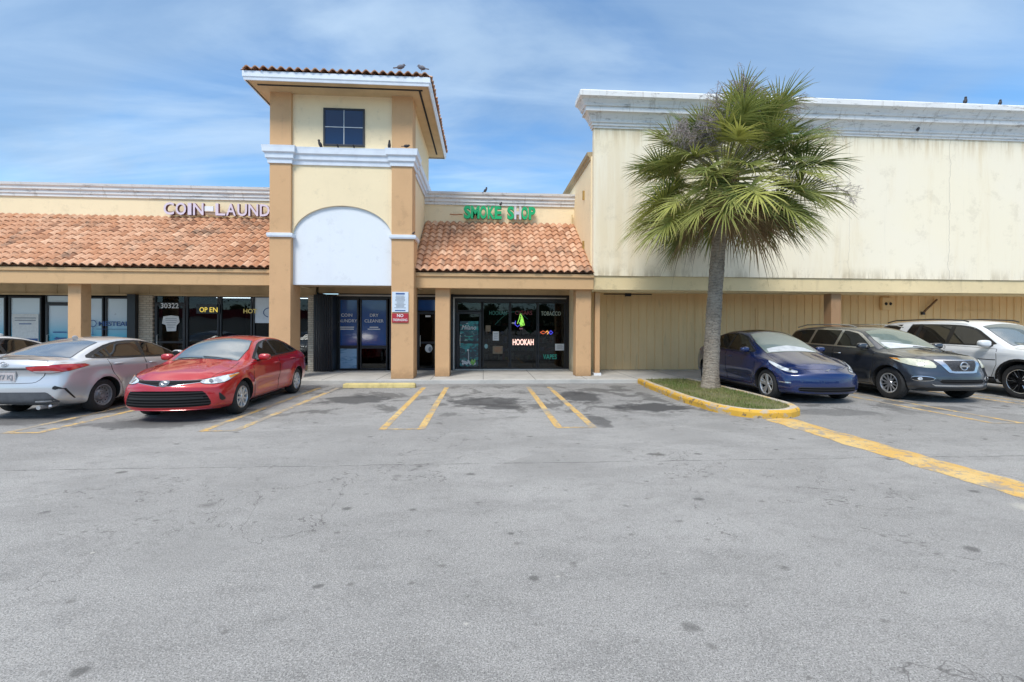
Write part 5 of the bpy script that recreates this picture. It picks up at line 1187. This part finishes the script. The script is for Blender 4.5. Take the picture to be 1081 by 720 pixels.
# ---- silver sedan seen from behind
silver = paint('silver_car_paint', (.55, .56, .575), .4, .30, .08)
def sedan_rear(mat, name, label, loc, rz, plate=True):
    sp = dict(SEDAN); sp['hoodline'] = .5
    sp['top'] = [(2.30, .64), (2.2, .72), (1.9, .84), (1.5, .93), (1.1, 1.0), (.95, 1.04), (.65, 1.18), (.25, 1.35), (-.05, 1.415), (-.4, 1.435), (-.85, 1.41), (-1.25, 1.33), (-1.6, 1.20), (-1.88, 1.095), (-2.1, 1.075), (-2.27, 1.065), (-2.33, 1.0)]
    sp['hw'] = [(2.30, .82), (1.9, .875), (1.4, .885), (0, .88), (-1.4, .885), (-1.9, .875), (-2.33, .84)]; sp['cR'] = .20; sp['flare'] = .035
    c = Car(sp, mat, name, label, 'car', loc, rz); c.wheels('steel', .318, .205)
    c.patch('windshield', [(1.0, .60), (1.03, 0), (1.0, -.60), (.55, -.60), (.20, -.50), (.16, 0), (.20, .50), (.55, .60)], 'top', G_wind, .004, .05, rim=.012)
    c.patch('rear_window', [(-1.10, .50), (-1.05, 0), (-1.10, -.50), (-1.45, -.56), (-1.80, -.62), (-1.86, -.3), (-1.875, 0), (-1.86, .3), (-1.80, .62), (-1.45, .56)], 'top', G_rear, .004, .04, rim=.014)
    c.windows([(.84, .96), (.5, 1.15), (.18, 1.29), (-.15, 1.345), (-.6, 1.355), (-1.0, 1.30), (-1.35, 1.19), (-1.68, 1.065), (-1.5, 1.03), (-.6, 1.0), (.2, .98)],
        [[(.70, .995), (.48, 1.12), (.18, 1.25), (-.1, 1.31), (-.19, 1.315), (-.24, 1.02)], [(-.33, 1.03), (-.28, 1.315), (-.62, 1.315), (-.95, 1.27), (-1.08, 1.225), (-1.12, 1.045)], [(-1.17, 1.05), (-1.13, 1.205), (-1.3, 1.155), (-1.53, 1.065)]], C_trim)
    c.door([(.92, .93), (.95, .60), (.84, .25), (-.22, .25), (-.26, .6), (-.28, .985), (.4, .955)], -.10, .87)
    c.door([(-.31, .985), (-.29, .6), (-.25, .25), (-.86, .25), (-.98, .50), (-1.15, .72), (-1.24, 1.0)], -1.02, .91)
    c.patch('trunk_lid', mir_sym([(.58, 1.055), (.60, .96), (.585, .80), (.50, .68), (.40, .655)]), 'rear', mat, .003, .04, rim=.007, rimmat=C_well, rnd=1)
    for sg in (1, -1):
        tl_ = c.patch('tail_light', [(-2.3, .34, .935), (-2.3, .36, .895), (-2.3, .50, .835), (-2.2, .66, .82), (-2.0, .80, .85), (-1.72, .90, .92), (-1.8, .88, .955), (-2.1, .74, .965)], (1, -.7, 0), C_red, .010, .03, rim=.005, rimmat=C_trim, y=sg)
        c.patch('clear_lens', [(-2.3, .45, .865), (-2.3, .50, .84), (-2.2, .66, .825), (-2.1, .75, .845), (-2.2, .66, .865)], (1, -.7, 0), C_clear, .014, .025, parent=tl_, y=sg)
        c.patch('corner_vent', [(-2.15, .76, .555), (-2.08, .815, .55), (-1.97, .87, .35), (-1.99, .86, .35), (-2.10, .80, .535), (-2.15, .76, .545)], (1, -.7, 0), C_trim, .006, .03, y=sg)
        c.patch('reflector', [(-2.3, .62, .40), (-2.3, .74, .41), (-2.3, .74, .385), (-2.3, .62, .375)], (1, -.3, 0), C_red, .006, .03, y=sg)
    c.patch('trim_strip', mir_sym([(.36, .915), (.36, .885)]), 'rear', C_grey, .010, .04)
    c.patch('rear_diffuser', mir_sym([(.60, .50), (.66, .47), (.76, .34), (.72, .30)]), 'rear', C_grey, .012, .04, rnd=1)
    ring_badge(c.root, (c.hit((0, 0, .96), (1, 0, 0))[0].x - .01, 0, .985), -1, [(0, 0, .06, .04), (0, 0, .024, .037), (0, .012, .042, .016)], C_chrome, .005)
    if plate:
        hx = c.hit((0, 0, .76), (1, 0, 0))[0].x - .018
        p_ = MB().box(hx, hx + .03, -.165, .165, .68, .85).build('number_plate', C_clear, c.root, bevel=.004)
        fm = MB(); fm.box(hx - .006, hx + .01, -.175, .175, .67, .685).box(hx - .006, hx + .01, -.175, .175, .845, .86).box(hx - .006, hx + .01, -.175, -.16, .685, .845).box(hx - .006, hx + .01, .16, .175, .685, .845); fm.build('plate_frame', C_chrome, p_)
        t_ = text_obj('plate_characters', 'Y7 KJ', .075, (0, 0, 0), M_tgrey, None, bold=.01, width=.25, ext=.002); t_.parent = p_; t_.location = (hx - .005, 0, .725); t_.rotation_euler = (radians(90), 0, radians(-90))
    q = MB(); q.tube([(-2.0, -.52, .22), (-2.30, -.55, .23)], .035, 12); q.tube([(-2.0, -.60, .24), (-2.22, -.66, .22), (-2.27, -.72, .26)], .022, 8); q.build('exhaust_pipe', C_alloy, c.root, smooth=True)
    c.mirror(.62, 1.00, mat); MB().box(-1.2, 1.2, -.7, .7, .15, .19).build('underbody', C_well, c.root)
    MB().ellip((-1.0, 0, 1.42), (.07, .014, .04), 12, 8).build('roof_antenna', mat, c.root, smooth=True)
    for sg in (1, -1): c.patch('headlight', [(2.1, .55, .70), (2.1, .58, .65), (1.85, .80, .665), (1.6, .88, .76), (1.75, .82, .77)], (-1, -.75, 0), C_lens, .008, .04, y=sg)
    return c
cs = sedan_rear(silver, 'parked_car', 'silver sedan seen from behind with a scuffed rear corner, left of the red sedan', (-8.17, 10.68, 0), radians(90 - 1.5))
cs.patch('bumper_scuff', [(-2.2, -.70, .58), (-2.2, -.73, .60), (-2.1, -.78, .56), (-2.2, -.74, .53), (-2.2, -.69, .545)], (1, .6, 0), C_trim, .006, .02)
cw = sedan_rear(paint('white_car_paint', (.66, .68, .70), .0, .3, .05), 'parked_car', 'white sedan mostly hidden beyond the silver sedan at the left edge', (-12.05, 11.15, 0), radians(-90), False)

# ---- blue electric crossover
blue = paint('blue_car_paint', (.004, .018, .10), .3, .25, .02)
EV = dict(W=1.92, xF=2.32, xR=-2.42, ax=(1.445, -1.445), rw=.352, Ra=.392, cF=.36, cR=.34, flare=.028, sculpt=.46, hoodline=.55,
    top=[(2.32, .70), (2.22, .77), (1.95, .88), (1.5, 1.0), (1.2, 1.08), (1.05, 1.125), (.7, 1.31), (.3, 1.50), (0, 1.59), (-.35, 1.624), (-.8, 1.60), (-1.3, 1.50), (-1.8, 1.34), (-2.1, 1.21), (-2.3, 1.14), (-2.42, 1.02)],
    belt=[(2.32, .64), (2.1, .74), (1.7, .87), (1.2, .965), (.8, 1.01), (0, 1.04), (-.9, 1.07), (-1.6, 1.10), (-2.1, 1.07), (-2.42, .92)],
    hw=[(2.32, .88), (1.9, .94), (1.4, .96), (0, .95), (-1.4, .96), (-1.9, .94), (-2.42, .86)],
    wr=[(2.32, .80), (1.4, .80), (1.05, .83), (.6, .75), (.2, .66), (-.4, .63), (-1.1, .64), (-1.8, .70), (-2.42, .82)],
    zb=[(2.32, .22), (1.8, .17), (0, .17), (-1.8, .20), (-2.42, .32)], drop=[(2.32, .06), (1.2, .09), (.5, .08), (-.4, .06), (-1.4, .06), (-2.42, .05)],
    tiltF=[(.15, -.10), (.26, -.01), (.40, 0), (.55, -.01), (.68, -.06), (.82, -.16)], tiltR=[(.2, -.1), (.4, 0), (.8, -.02), (1.1, -.08)])
c = Car(EV, blue, 'parked_car', 'dark blue electric crossover parked nose out right of the palm', 'car', (7.56, 11.74, 0), radians(-90))
c.wheels('ev', .352, .245)
c.patch('hood', [(1.14, .70), (1.14, -.70), (1.6, -.76), (1.9, -.68), (2.10, -.40), (2.16, 0), (2.10, .40), (1.9, .68), (1.6, .76)], 'top', blue, .002, .05, rim=.005, rimmat=C_well)
c.patch('windshield', [(1.09, .66), (1.14, 0), (1.09, -.66), (.6, -.64), (.16, -.52), (.10, 0), (.16, .52), (.6, .64)], 'top', carglass('pale_windshield_glass', (.17, .22, .21), 2.5), .004, .05, rim=.014)
c.patch('glass_roof', [(.04, .50), (-.0, 0), (.04, -.50), (-.6, -.50), (-1.2, -.48), (-1.2, .48), (-.6, .50)], 'top', G_side, .004, .06, rim=.01)
sh = c.patch('sun_shade', [(1.06, .60), (1.10, 0), (1.06, -.60), (.90, -.56), (.84, 0), (.90, .40)], 'top', C_int, .008, .05)
c.patch('rear_window', [(-1.5, .48), (-1.5, -.48), (-2.1, -.58), (-2.15, 0), (-2.1, .58)], 'top', G_rear, .004, .05, rim=.012)
c.windows([(.98, 1.06), (.6, 1.27), (.2, 1.46), (-.15, 1.525), (-.6, 1.535), (-1.1, 1.46), (-1.6, 1.31), (-1.95, 1.165), (-1.7, 1.125), (-.6, 1.09), (.3, 1.07)],
    [[(.80, 1.09), (.55, 1.24), (.20, 1.42), (-.10, 1.49), (-.24, 1.50), (-.28, 1.11)], [(-.37, 1.12), (-.33, 1.50), (-.65, 1.50), (-1.05, 1.435), (-1.22, 1.38), (-1.26, 1.14)], [(-1.31, 1.145), (-1.28, 1.365), (-1.55, 1.28), (-1.80, 1.165)]])
c.door([(1.0, 1.01), (1.02, .66), (.92, .27), (-.26, .27), (-.30, .65), (-.32, 1.06), (.4, 1.04)], -.14, .92)
c.door([(-.35, 1.06), (-.33, .65), (-.29, .27), (-.90, .27), (-1.04, .55), (-1.22, .80), (-1.30, 1.08)], -1.08, .96)
c.patch('lower_intake', mir_sym([(.58, .375), (.66, .35), (.62, .275)]), 'front', C_slat, .006, .04, rim=.008, rimmat=C_trim, rnd=1)
c.patch('bumper_crease', mir_sym([(.46, .615), (.66, .50), (.64, .495), (.44, .605)]), 'front', C_trim, .003, .04) if False else None
for sg in (1, -1):
    hl = c.patch('headlight', [(2.1, .60, .705), (2.1, .64, .665), (1.9, .80, .70), (1.7, .90, .80), (1.52, .935, .90), (1.6, .90, .90), (1.8, .80, .80), (2.0, .70, .735)], (-1, -.75, 0), C_lens, .008, .03, rim=.006, rimmat=C_trim, y=sg, rnd=1)
    c.patch('lamp_projector', [(2.0, .72 + .035 * cos(a * .524), .735 + .026 * sin(a * .524)) for a in range(12)], (-1, -.75, 0), C_proj, .012, .02, parent=hl, y=sg)
    c.patch('fog_strip', [(2.1, .78, .475), (2.1, .77, .445), (1.9, .91, .455), (1.9, .915, .475)], (-1, -.6, 0), C_chrome, .006, .03, y=sg, rim=.004)
    c.patch('tail_light', [(-2.3, .50, 1.02), (-2.3, .50, .92), (-1.9, .90, .98), (-1.85, .92, 1.04)], (1, -.75, 0), C_red, .008, .04, y=sg)
c.patch('front_lip', mir_sym([(.74, .235), (.76, .205)]), 'front', C_trim, .010, .05)
hx = c.hit((0, 0, .72), (-1, 0, 0))[0].x; q = MB(); q.prism_xz([(-.045, .03), (.045, .03), (.04, .015), (.012, .012), (0, -.045), (-.012, .012), (-.04, .015)], -.004, .004); b_ = q.build('badge', C_chrome, c.root); b_.location = (hx + .006, 0, .725); b_.rotation_euler = (0, radians(-15), radians(90))
c.mirror(.70, 1.10, blue)
for sg in (1, -1): c.patch('sill_trim', [(1.0, .24), (-1.0, .24), (-1.0, .18), (1.0, .18)], 'side', C_trim, .008, .06, y=sg)
MB().box(-1.2, 1.2, -.8, .8, .15, .19).build('underbody', C_well, c.root)

# ---- dark grey SUV
grey = paint('dark_grey_car_paint', (.045, .052, .066), .5, .3, .08)
SU = dict(W=1.96, xF=2.36, xR=-2.62, ax=(1.45, -1.45), rw=.375, Ra=.42, cF=.38, cR=.26, flare=.030, sculpt=.55, hoodline=.60,
    top=[(2.36, .90), (2.30, .985), (2.05, 1.06), (1.6, 1.125), (1.3, 1.165), (1.12, 1.22), (.8, 1.41), (.42, 1.62), (.15, 1.70), (-.3, 1.745), (-1.0, 1.76), (-1.8, 1.72), (-2.2, 1.64), (-2.4, 1.40), (-2.55, 1.12), (-2.62, .95)],
    belt=[(2.36, .84), (2.2, .93), (1.8, 1.02), (1.3, 1.075), (.8, 1.10), (0, 1.125), (-1.0, 1.15), (-1.9, 1.18), (-2.4, 1.12), (-2.62, .90)],
    hw=[(2.36, .90), (1.9, .96), (1.4, .975), (0, .965), (-1.4, .975), (-2.0, .96), (-2.62, .90)],
    wr=[(2.36, .82), (1.4, .82), (1.15, .84), (.7, .77), (.3, .69), (-.4, .68), (-1.8, .69), (-2.3, .74), (-2.62, .85)],
    zb=[(2.36, .30), (1.9, .24), (0, .22), (-1.8, .25), (-2.62, .36)], drop=[(2.36, .05), (1.3, .08), (.5, .08), (-.4, .06), (-2, .06), (-2.62, .05)],
    tiltF=[(.2, -.14), (.32, -.02), (.45, 0), (.60, -.01), (.72, -.05), (.95, -.10), (1.05, -.20)], tiltR=[(.2, -.1), (.5, 0), (1.1, -.04)])
c = Car(SU, grey, 'parked_car', 'dark grey SUV with a chrome edged grille right of the blue crossover', 'car', (10.56, 11.70, 0), radians(-90 + .5))
c.wheels('alloy', .375, .235)
c.patch('hood', [(1.22, .74), (1.22, -.74), (1.7, -.80), (2.0, -.72), (2.16, -.45), (2.21, 0), (2.16, .45), (2.0, .72), (1.7, .80)], 'top', grey, .002, .05, rim=.006, rimmat=C_well)
c.patch('windshield', [(1.15, .68), (1.20, 0), (1.15, -.68), (.75, -.66), (.36, -.56), (.31, 0), (.36, .56), (.75, .66)], 'top', carglass('green_windshield_glass', (.11, .15, .13), 2.5), .004, .05, rim=.014)
c.patch('sun_shade', [(1.13, .60), (1.17, .10), (1.14, -.60), (1.0, -.62), (.86, -.60), (1.0, -.1)], 'top', C_int, .008, .05)
c.windows([(1.02, 1.16), (.66, 1.39), (.32, 1.575), (0, 1.635), (-.6, 1.665), (-1.5, 1.655), (-2.1, 1.60), (-2.30, 1.42), (-2.32, 1.27), (-1.5, 1.205), (-.4, 1.18)],
    [[(.85, 1.19), (.60, 1.365), (.30, 1.53), (0, 1.595), (-.14, 1.605), (-.20, 1.215)], [(-.30, 1.22), (-.24, 1.61), (-.8, 1.625), (-1.12, 1.625), (-1.18, 1.24)], [(-1.28, 1.245), (-1.22, 1.625), (-1.7, 1.61), (-2.05, 1.56), (-2.18, 1.42), (-2.2, 1.30)]], C_chrome)
c.door([(1.02, 1.10), (1.04, .72), (.93, .32), (-.20, .32), (-.24, .7), (-.26, 1.15), (.4, 1.13)], -.08, 1.01, hm=C_chrome)
c.door([(-.29, 1.15), (-.27, .7), (-.23, .32), (-.86, .32), (-1.0, .62), (-1.18, .84), (-1.24, 1.18)], -1.02, 1.04, hm=C_chrome)
c.patch('chrome_grille_band', mir_sym([(.50, .965), (.52, .95), (.32, .695), (.20, .68)]), 'front', C_chrome, .014, .035)
c.patch('grille', mir_sym([(.36, .945), (.375, .935), (.26, .735), (.2, .725)]), 'front', C_mesh, .020, .035, rim=.006, rimmat=C_chrome)
hx = c.hit((0, 0, .84), (-1, 0, 0))[0].x + .035
q = MB(); q.tube([(hx, .085 * cos(a * pi / 12), .84 + .085 * sin(a * pi / 12)) for a in range(25)], .014, 8, False); q.box(hx - .008, hx + .016, -.115, .115, .820, .860); q.build('badge', C_chrome, c.root, smooth=True, sharp=30)
for sg in (1, -1):
    hl = c.patch('headlight', [(2.1, .54, .945), (2.1, .42, .80), (2.1, .60, .785), (1.9, .80, .825), (1.65, .94, .905), (1.5, .97, .985), (1.8, .86, .985), (2.0, .70, .97)], (-1, -.75, 0), C_lenso, .008, .03, rim=.006, rimmat=C_trim, y=sg, rnd=1)
    c.patch('turn_signal', [(1.72, .91, .93), (1.58, .955, .955), (1.5, .965, .98), (1.66, .92, .98)], (-1, -.75, 0), C_amber, .012, .03, parent=hl, y=sg)
    c.patch('lamp_projector', [(2.0, .66 + .05 * cos(a * .524), .87 + .04 * sin(a * .524)) for a in range(12)], (-1, -.75, 0), C_proj, .012, .02, parent=hl, y=sg)
    fg = c.patch('fog_recess', [(2.1, .52, .575), (2.1, .56, .52), (2.0, .72, .50), (1.9, .86, .52), (1.9, .84, .585), (2.0, .70, .60)], (-1, -.5, 0), C_trim, .006, .03, rim=.012, rimmat=C_chrome, y=sg, rnd=1)
    c.patch('fog_lamp', [(2.0, .76 + .045 * cos(a * .524), .548 + .034 * sin(a * .524)) for a in range(12)], (-1, -.5, 0), C_lens, .012, .02, parent=fg, y=sg)
    MB().tube([(.2, sg * .665, 1.70), (.0, sg * .68, 1.755), (-.6, sg * .68, 1.785), (-1.6, sg * .67, 1.775), (-2.0, sg * .665, 1.70)], .016, 8).build('roof_rail', C_chrome, c.root, smooth=True)
    c.patch('tail_light', [(-2.5, .70, 1.10), (-2.5, .70, .95), (-2.2, .93, 1.0), (-2.15, .95, 1.15)], (1, -.75, 0), C_red, .008, .04, y=sg)
c.patch('lower_intake', mir_sym([(.48, .54), (.52, .50), (.46, .455)]), 'front', C_slat, .006, .04, rim=.006, rimmat=C_trim)
c.patch('bumper_strip', mir_sym([(.60, .425), (.66, .445), (.60, .395)]), 'front', C_chrome, .014, .04)
c.patch('front_lip', mir_sym([(.78, .36), (.80, .31)]), 'front', C_trim, .010, .05)
c.mirror(.80, 1.20, grey, 1.1); c.wiper((1.24, .55), (1.14, 0)); MB().box(-1.5, 1.3, -.82, .82, .20, .24).build('underbody', C_well, c.root)
for sg in (1, -1): c.patch('sill_trim', [(1.0, .29), (-1.0, .29), (-1.0, .23), (1.0, .23)], 'side', C_chrome, .008, .06, y=sg)

# ---- white full size SUV
white = paint('white_suv_paint', (.66, .68, .70), .0, .3, .06)
TA = dict(W=2.06, xF=2.50, xR=-2.85, ax=(1.535, -1.535), rw=.41, Ra=.475, cF=.26, cR=.2, flare=.02, sculpt=.62, hoodline=.62,
    top=[(2.50, 1.0), (2.44, 1.12), (2.1, 1.19), (1.6, 1.235), (1.35, 1.26), (1.18, 1.32), (.85, 1.53), (.50, 1.75), (.2, 1.86), (-.3, 1.915), (-1.2, 1.93), (-2.2, 1.89), (-2.55, 1.80), (-2.72, 1.45), (-2.8, 1.2), (-2.85, 1.0)],
    belt=[(2.50, .94), (2.3, 1.05), (1.8, 1.13), (1.3, 1.17), (.8, 1.19), (0, 1.205), (-1.0, 1.22), (-2.2, 1.24), (-2.6, 1.20), (-2.85, .95)],
    hw=[(2.50, .97), (1.9, 1.01), (1.4, 1.02), (0, 1.015), (-1.4, 1.02), (-2.2, 1.01), (-2.85, .97)],
    wr=[(2.50, .86), (1.4, .86), (1.2, .87), (.7, .79), (.3, .73), (-.4, .72), (-2.2, .72), (-2.6, .78), (-2.85, .88)],
    zb=[(2.50, .34), (1.9, .30), (0, .30), (-2, .32), (-2.85, .42)], drop=[(2.50, .05), (1.3, .08), (.5, .08), (-.4, .06), (-2, .06), (-2.85, .05)],
    tiltF=[(.25, -.1), (.4, 0), (1.0, -.03), (1.15, -.1)], tiltR=[(.2, -.1), (.5, 0), (1.1, -.04)])
c = Car(TA, white, 'parked_car', 'large white SUV with black and chrome wheels at the right edge', 'car', (13.80, 11.62, 0), radians(-90))
c.wheels('black', .41, .29, .26)
c.patch('windshield', [(1.20, .74), (1.25, 0), (1.20, -.74), (.8, -.70), (.42, -.62), (.38, 0), (.42, .62), (.8, .70)], 'top', G_wind, .004, .05, rim=.014)
c.windows([(1.06, 1.23), (.72, 1.47), (.42, 1.675), (.1, 1.765), (-.5, 1.80), (-1.4, 1.81), (-2.2, 1.785), (-2.50, 1.72), (-2.62, 1.45), (-2.6, 1.29), (-1.2, 1.26), (0, 1.24)],
    [[(.88, 1.26), (.66, 1.43), (.40, 1.62), (.1, 1.71), (-.12, 1.735), (-.18, 1.28)], [(-.30, 1.285), (-.24, 1.74), (-.8, 1.765), (-1.08, 1.77), (-1.14, 1.30)], [(-1.95, 1.33), (-1.78, 1.755), (-2.2, 1.745), (-2.42, 1.69), (-2.5, 1.5), (-2.5, 1.33)]])
c.both('rear_pillar', [(-1.70, 1.20), (-1.42, 1.82), (-1.72, 1.82), (-1.90, 1.30), (-1.98, 1.20)], 'side', white, .009, .05)
c.both('side_window', [(-1.24, 1.30), (-1.18, 1.77), (-1.42, 1.77), (-1.62, 1.30)], 'side', G_side, .006, .05, rim=.006)
c.door([(1.02, 1.16), (1.04, .78), (.90, .46), (-.18, .46), (-.22, .8), (-.24, 1.21), (.4, 1.19)], -.08, 1.05, hm=C_chrome)
c.door([(-.28, 1.21), (-.26, .8), (-.22, .46), (-.92, .46), (-1.04, .72), (-1.16, .95), (-1.20, 1.22)], -1.02, 1.07, hm=C_chrome)
c.patch('hood', [(1.30, .82), (1.30, -.82), (1.8, -.86), (2.2, -.80), (2.34, 0), (2.2, .80), (1.8, .86)], 'top', white, .002, .06, rim=.007, rimmat=C_well)
c.patch('grille', mir_sym([(.62, .98), (.62, .66)]), 'front', C_slat, .008, .05, rim=.02, rimmat=C_chrome)
for sg in (1, -1):
    c.patch('headlight', [(2.2, .66, 1.0), (2.2, .66, .88), (1.95, .96, .90), (1.9, .97, 1.02)], (-1, -.7, 0), C_lens, .008, .04, rim=.01, y=sg)
    MB().tube([(.15, sg * .73, 1.86), (0, sg * .735, 1.905), (-.8, sg * .735, 1.945), (-2.0, sg * .73, 1.925), (-2.3, sg * .72, 1.86)], .018, 8).build('roof_rail', C_trim, c.root, smooth=True)
    s_ = MB(); s_.box(-.98, 1.0, min(sg * .86, sg * 1.06), max(sg * .86, sg * 1.06), .36, .42); s_.build('running_board', C_trim, c.root, bevel=.015)
    c.patch('side_trim', [(.98, .46), (-1.0, .46), (-1.0, .34), (.98, .34)], 'side', C_trim, .010, .06, y=sg)
    c.patch('side_emblem', [(1.02, .905), (.56, .905), (.56, .89), (1.02, .885)], 'side', C_trim, .006, .06, y=sg)
    c.patch('arch_trim', [(1.535 + r_ * cos(a), .42 + r_ * sin(a)) for r_, rg_ in ((.478, range(0, 17)), (.53, range(16, -1, -1))) for a in [pi * k / 16 for k in rg_]], 'side', C_trim, .008, .05, y=sg)
c.mirror(.88, 1.27, white, 1.3); MB().box(-1.5, 1.3, -.86, .86, .28, .32).build('underbody', C_well, c.root)
#CARS-END
# ================================================================== what stands behind the camera (seen in the glass and paint)
ob = empty('opposite_shop', (0, 0, 0), label='low pale shop with a maroon band across the car park behind the camera', cat='building')
MB().box(-60, -8, -48, -40, 0, 4.2).build('wall', plain('opp_wall', (.6, .56, .5), .9), ob); MB().box(-60.1, -7.9, -39.99, -39.8, 3.0, 4.3).build('band', plain('opp_band', (.25, .02, .03), .6), ob)
rt = random.Random(9); tm = MB()
for i in range(60):
    x = -95 + i * 3.3 + rt.uniform(-1, 1); h = rt.uniform(4, 8); y = -72 + rt.uniform(-5, 4)
    for j in range(220):
        c = Vector((x + rt.gauss(0, 1.5), y + rt.gauss(0, 1.2), h * .55 + rt.gauss(0, h * .2))); a = rt.uniform(.35, .8)
        ax = Vector((rt.gauss(0, 1), rt.gauss(0, 1), rt.gauss(0, 1))).normalized(); bx_ = ax.orthogonal().normalized(); cx_ = ax.cross(bx_)
        tm.add([c + bx_ * a * .5, c + cx_ * a * .35, c - bx_ * a * .5, c - cx_ * a * .4], [(0, 1, 2, 3)])
    tm.ellip((x, y - 1, h * .5), (2.4, 1.6, h * .42), 14, 8); tm.tube([(x, y, 0), (x + .2, y, h * .7)], [.2, .08], 6)
tag(tm.build('distant_wood', plain('wood_foliage', (.05, .08, .03), .9, var=.5, sc=.5)), 'far line of mixed green trees across the road behind the camera', 'trees', kind='stuff')
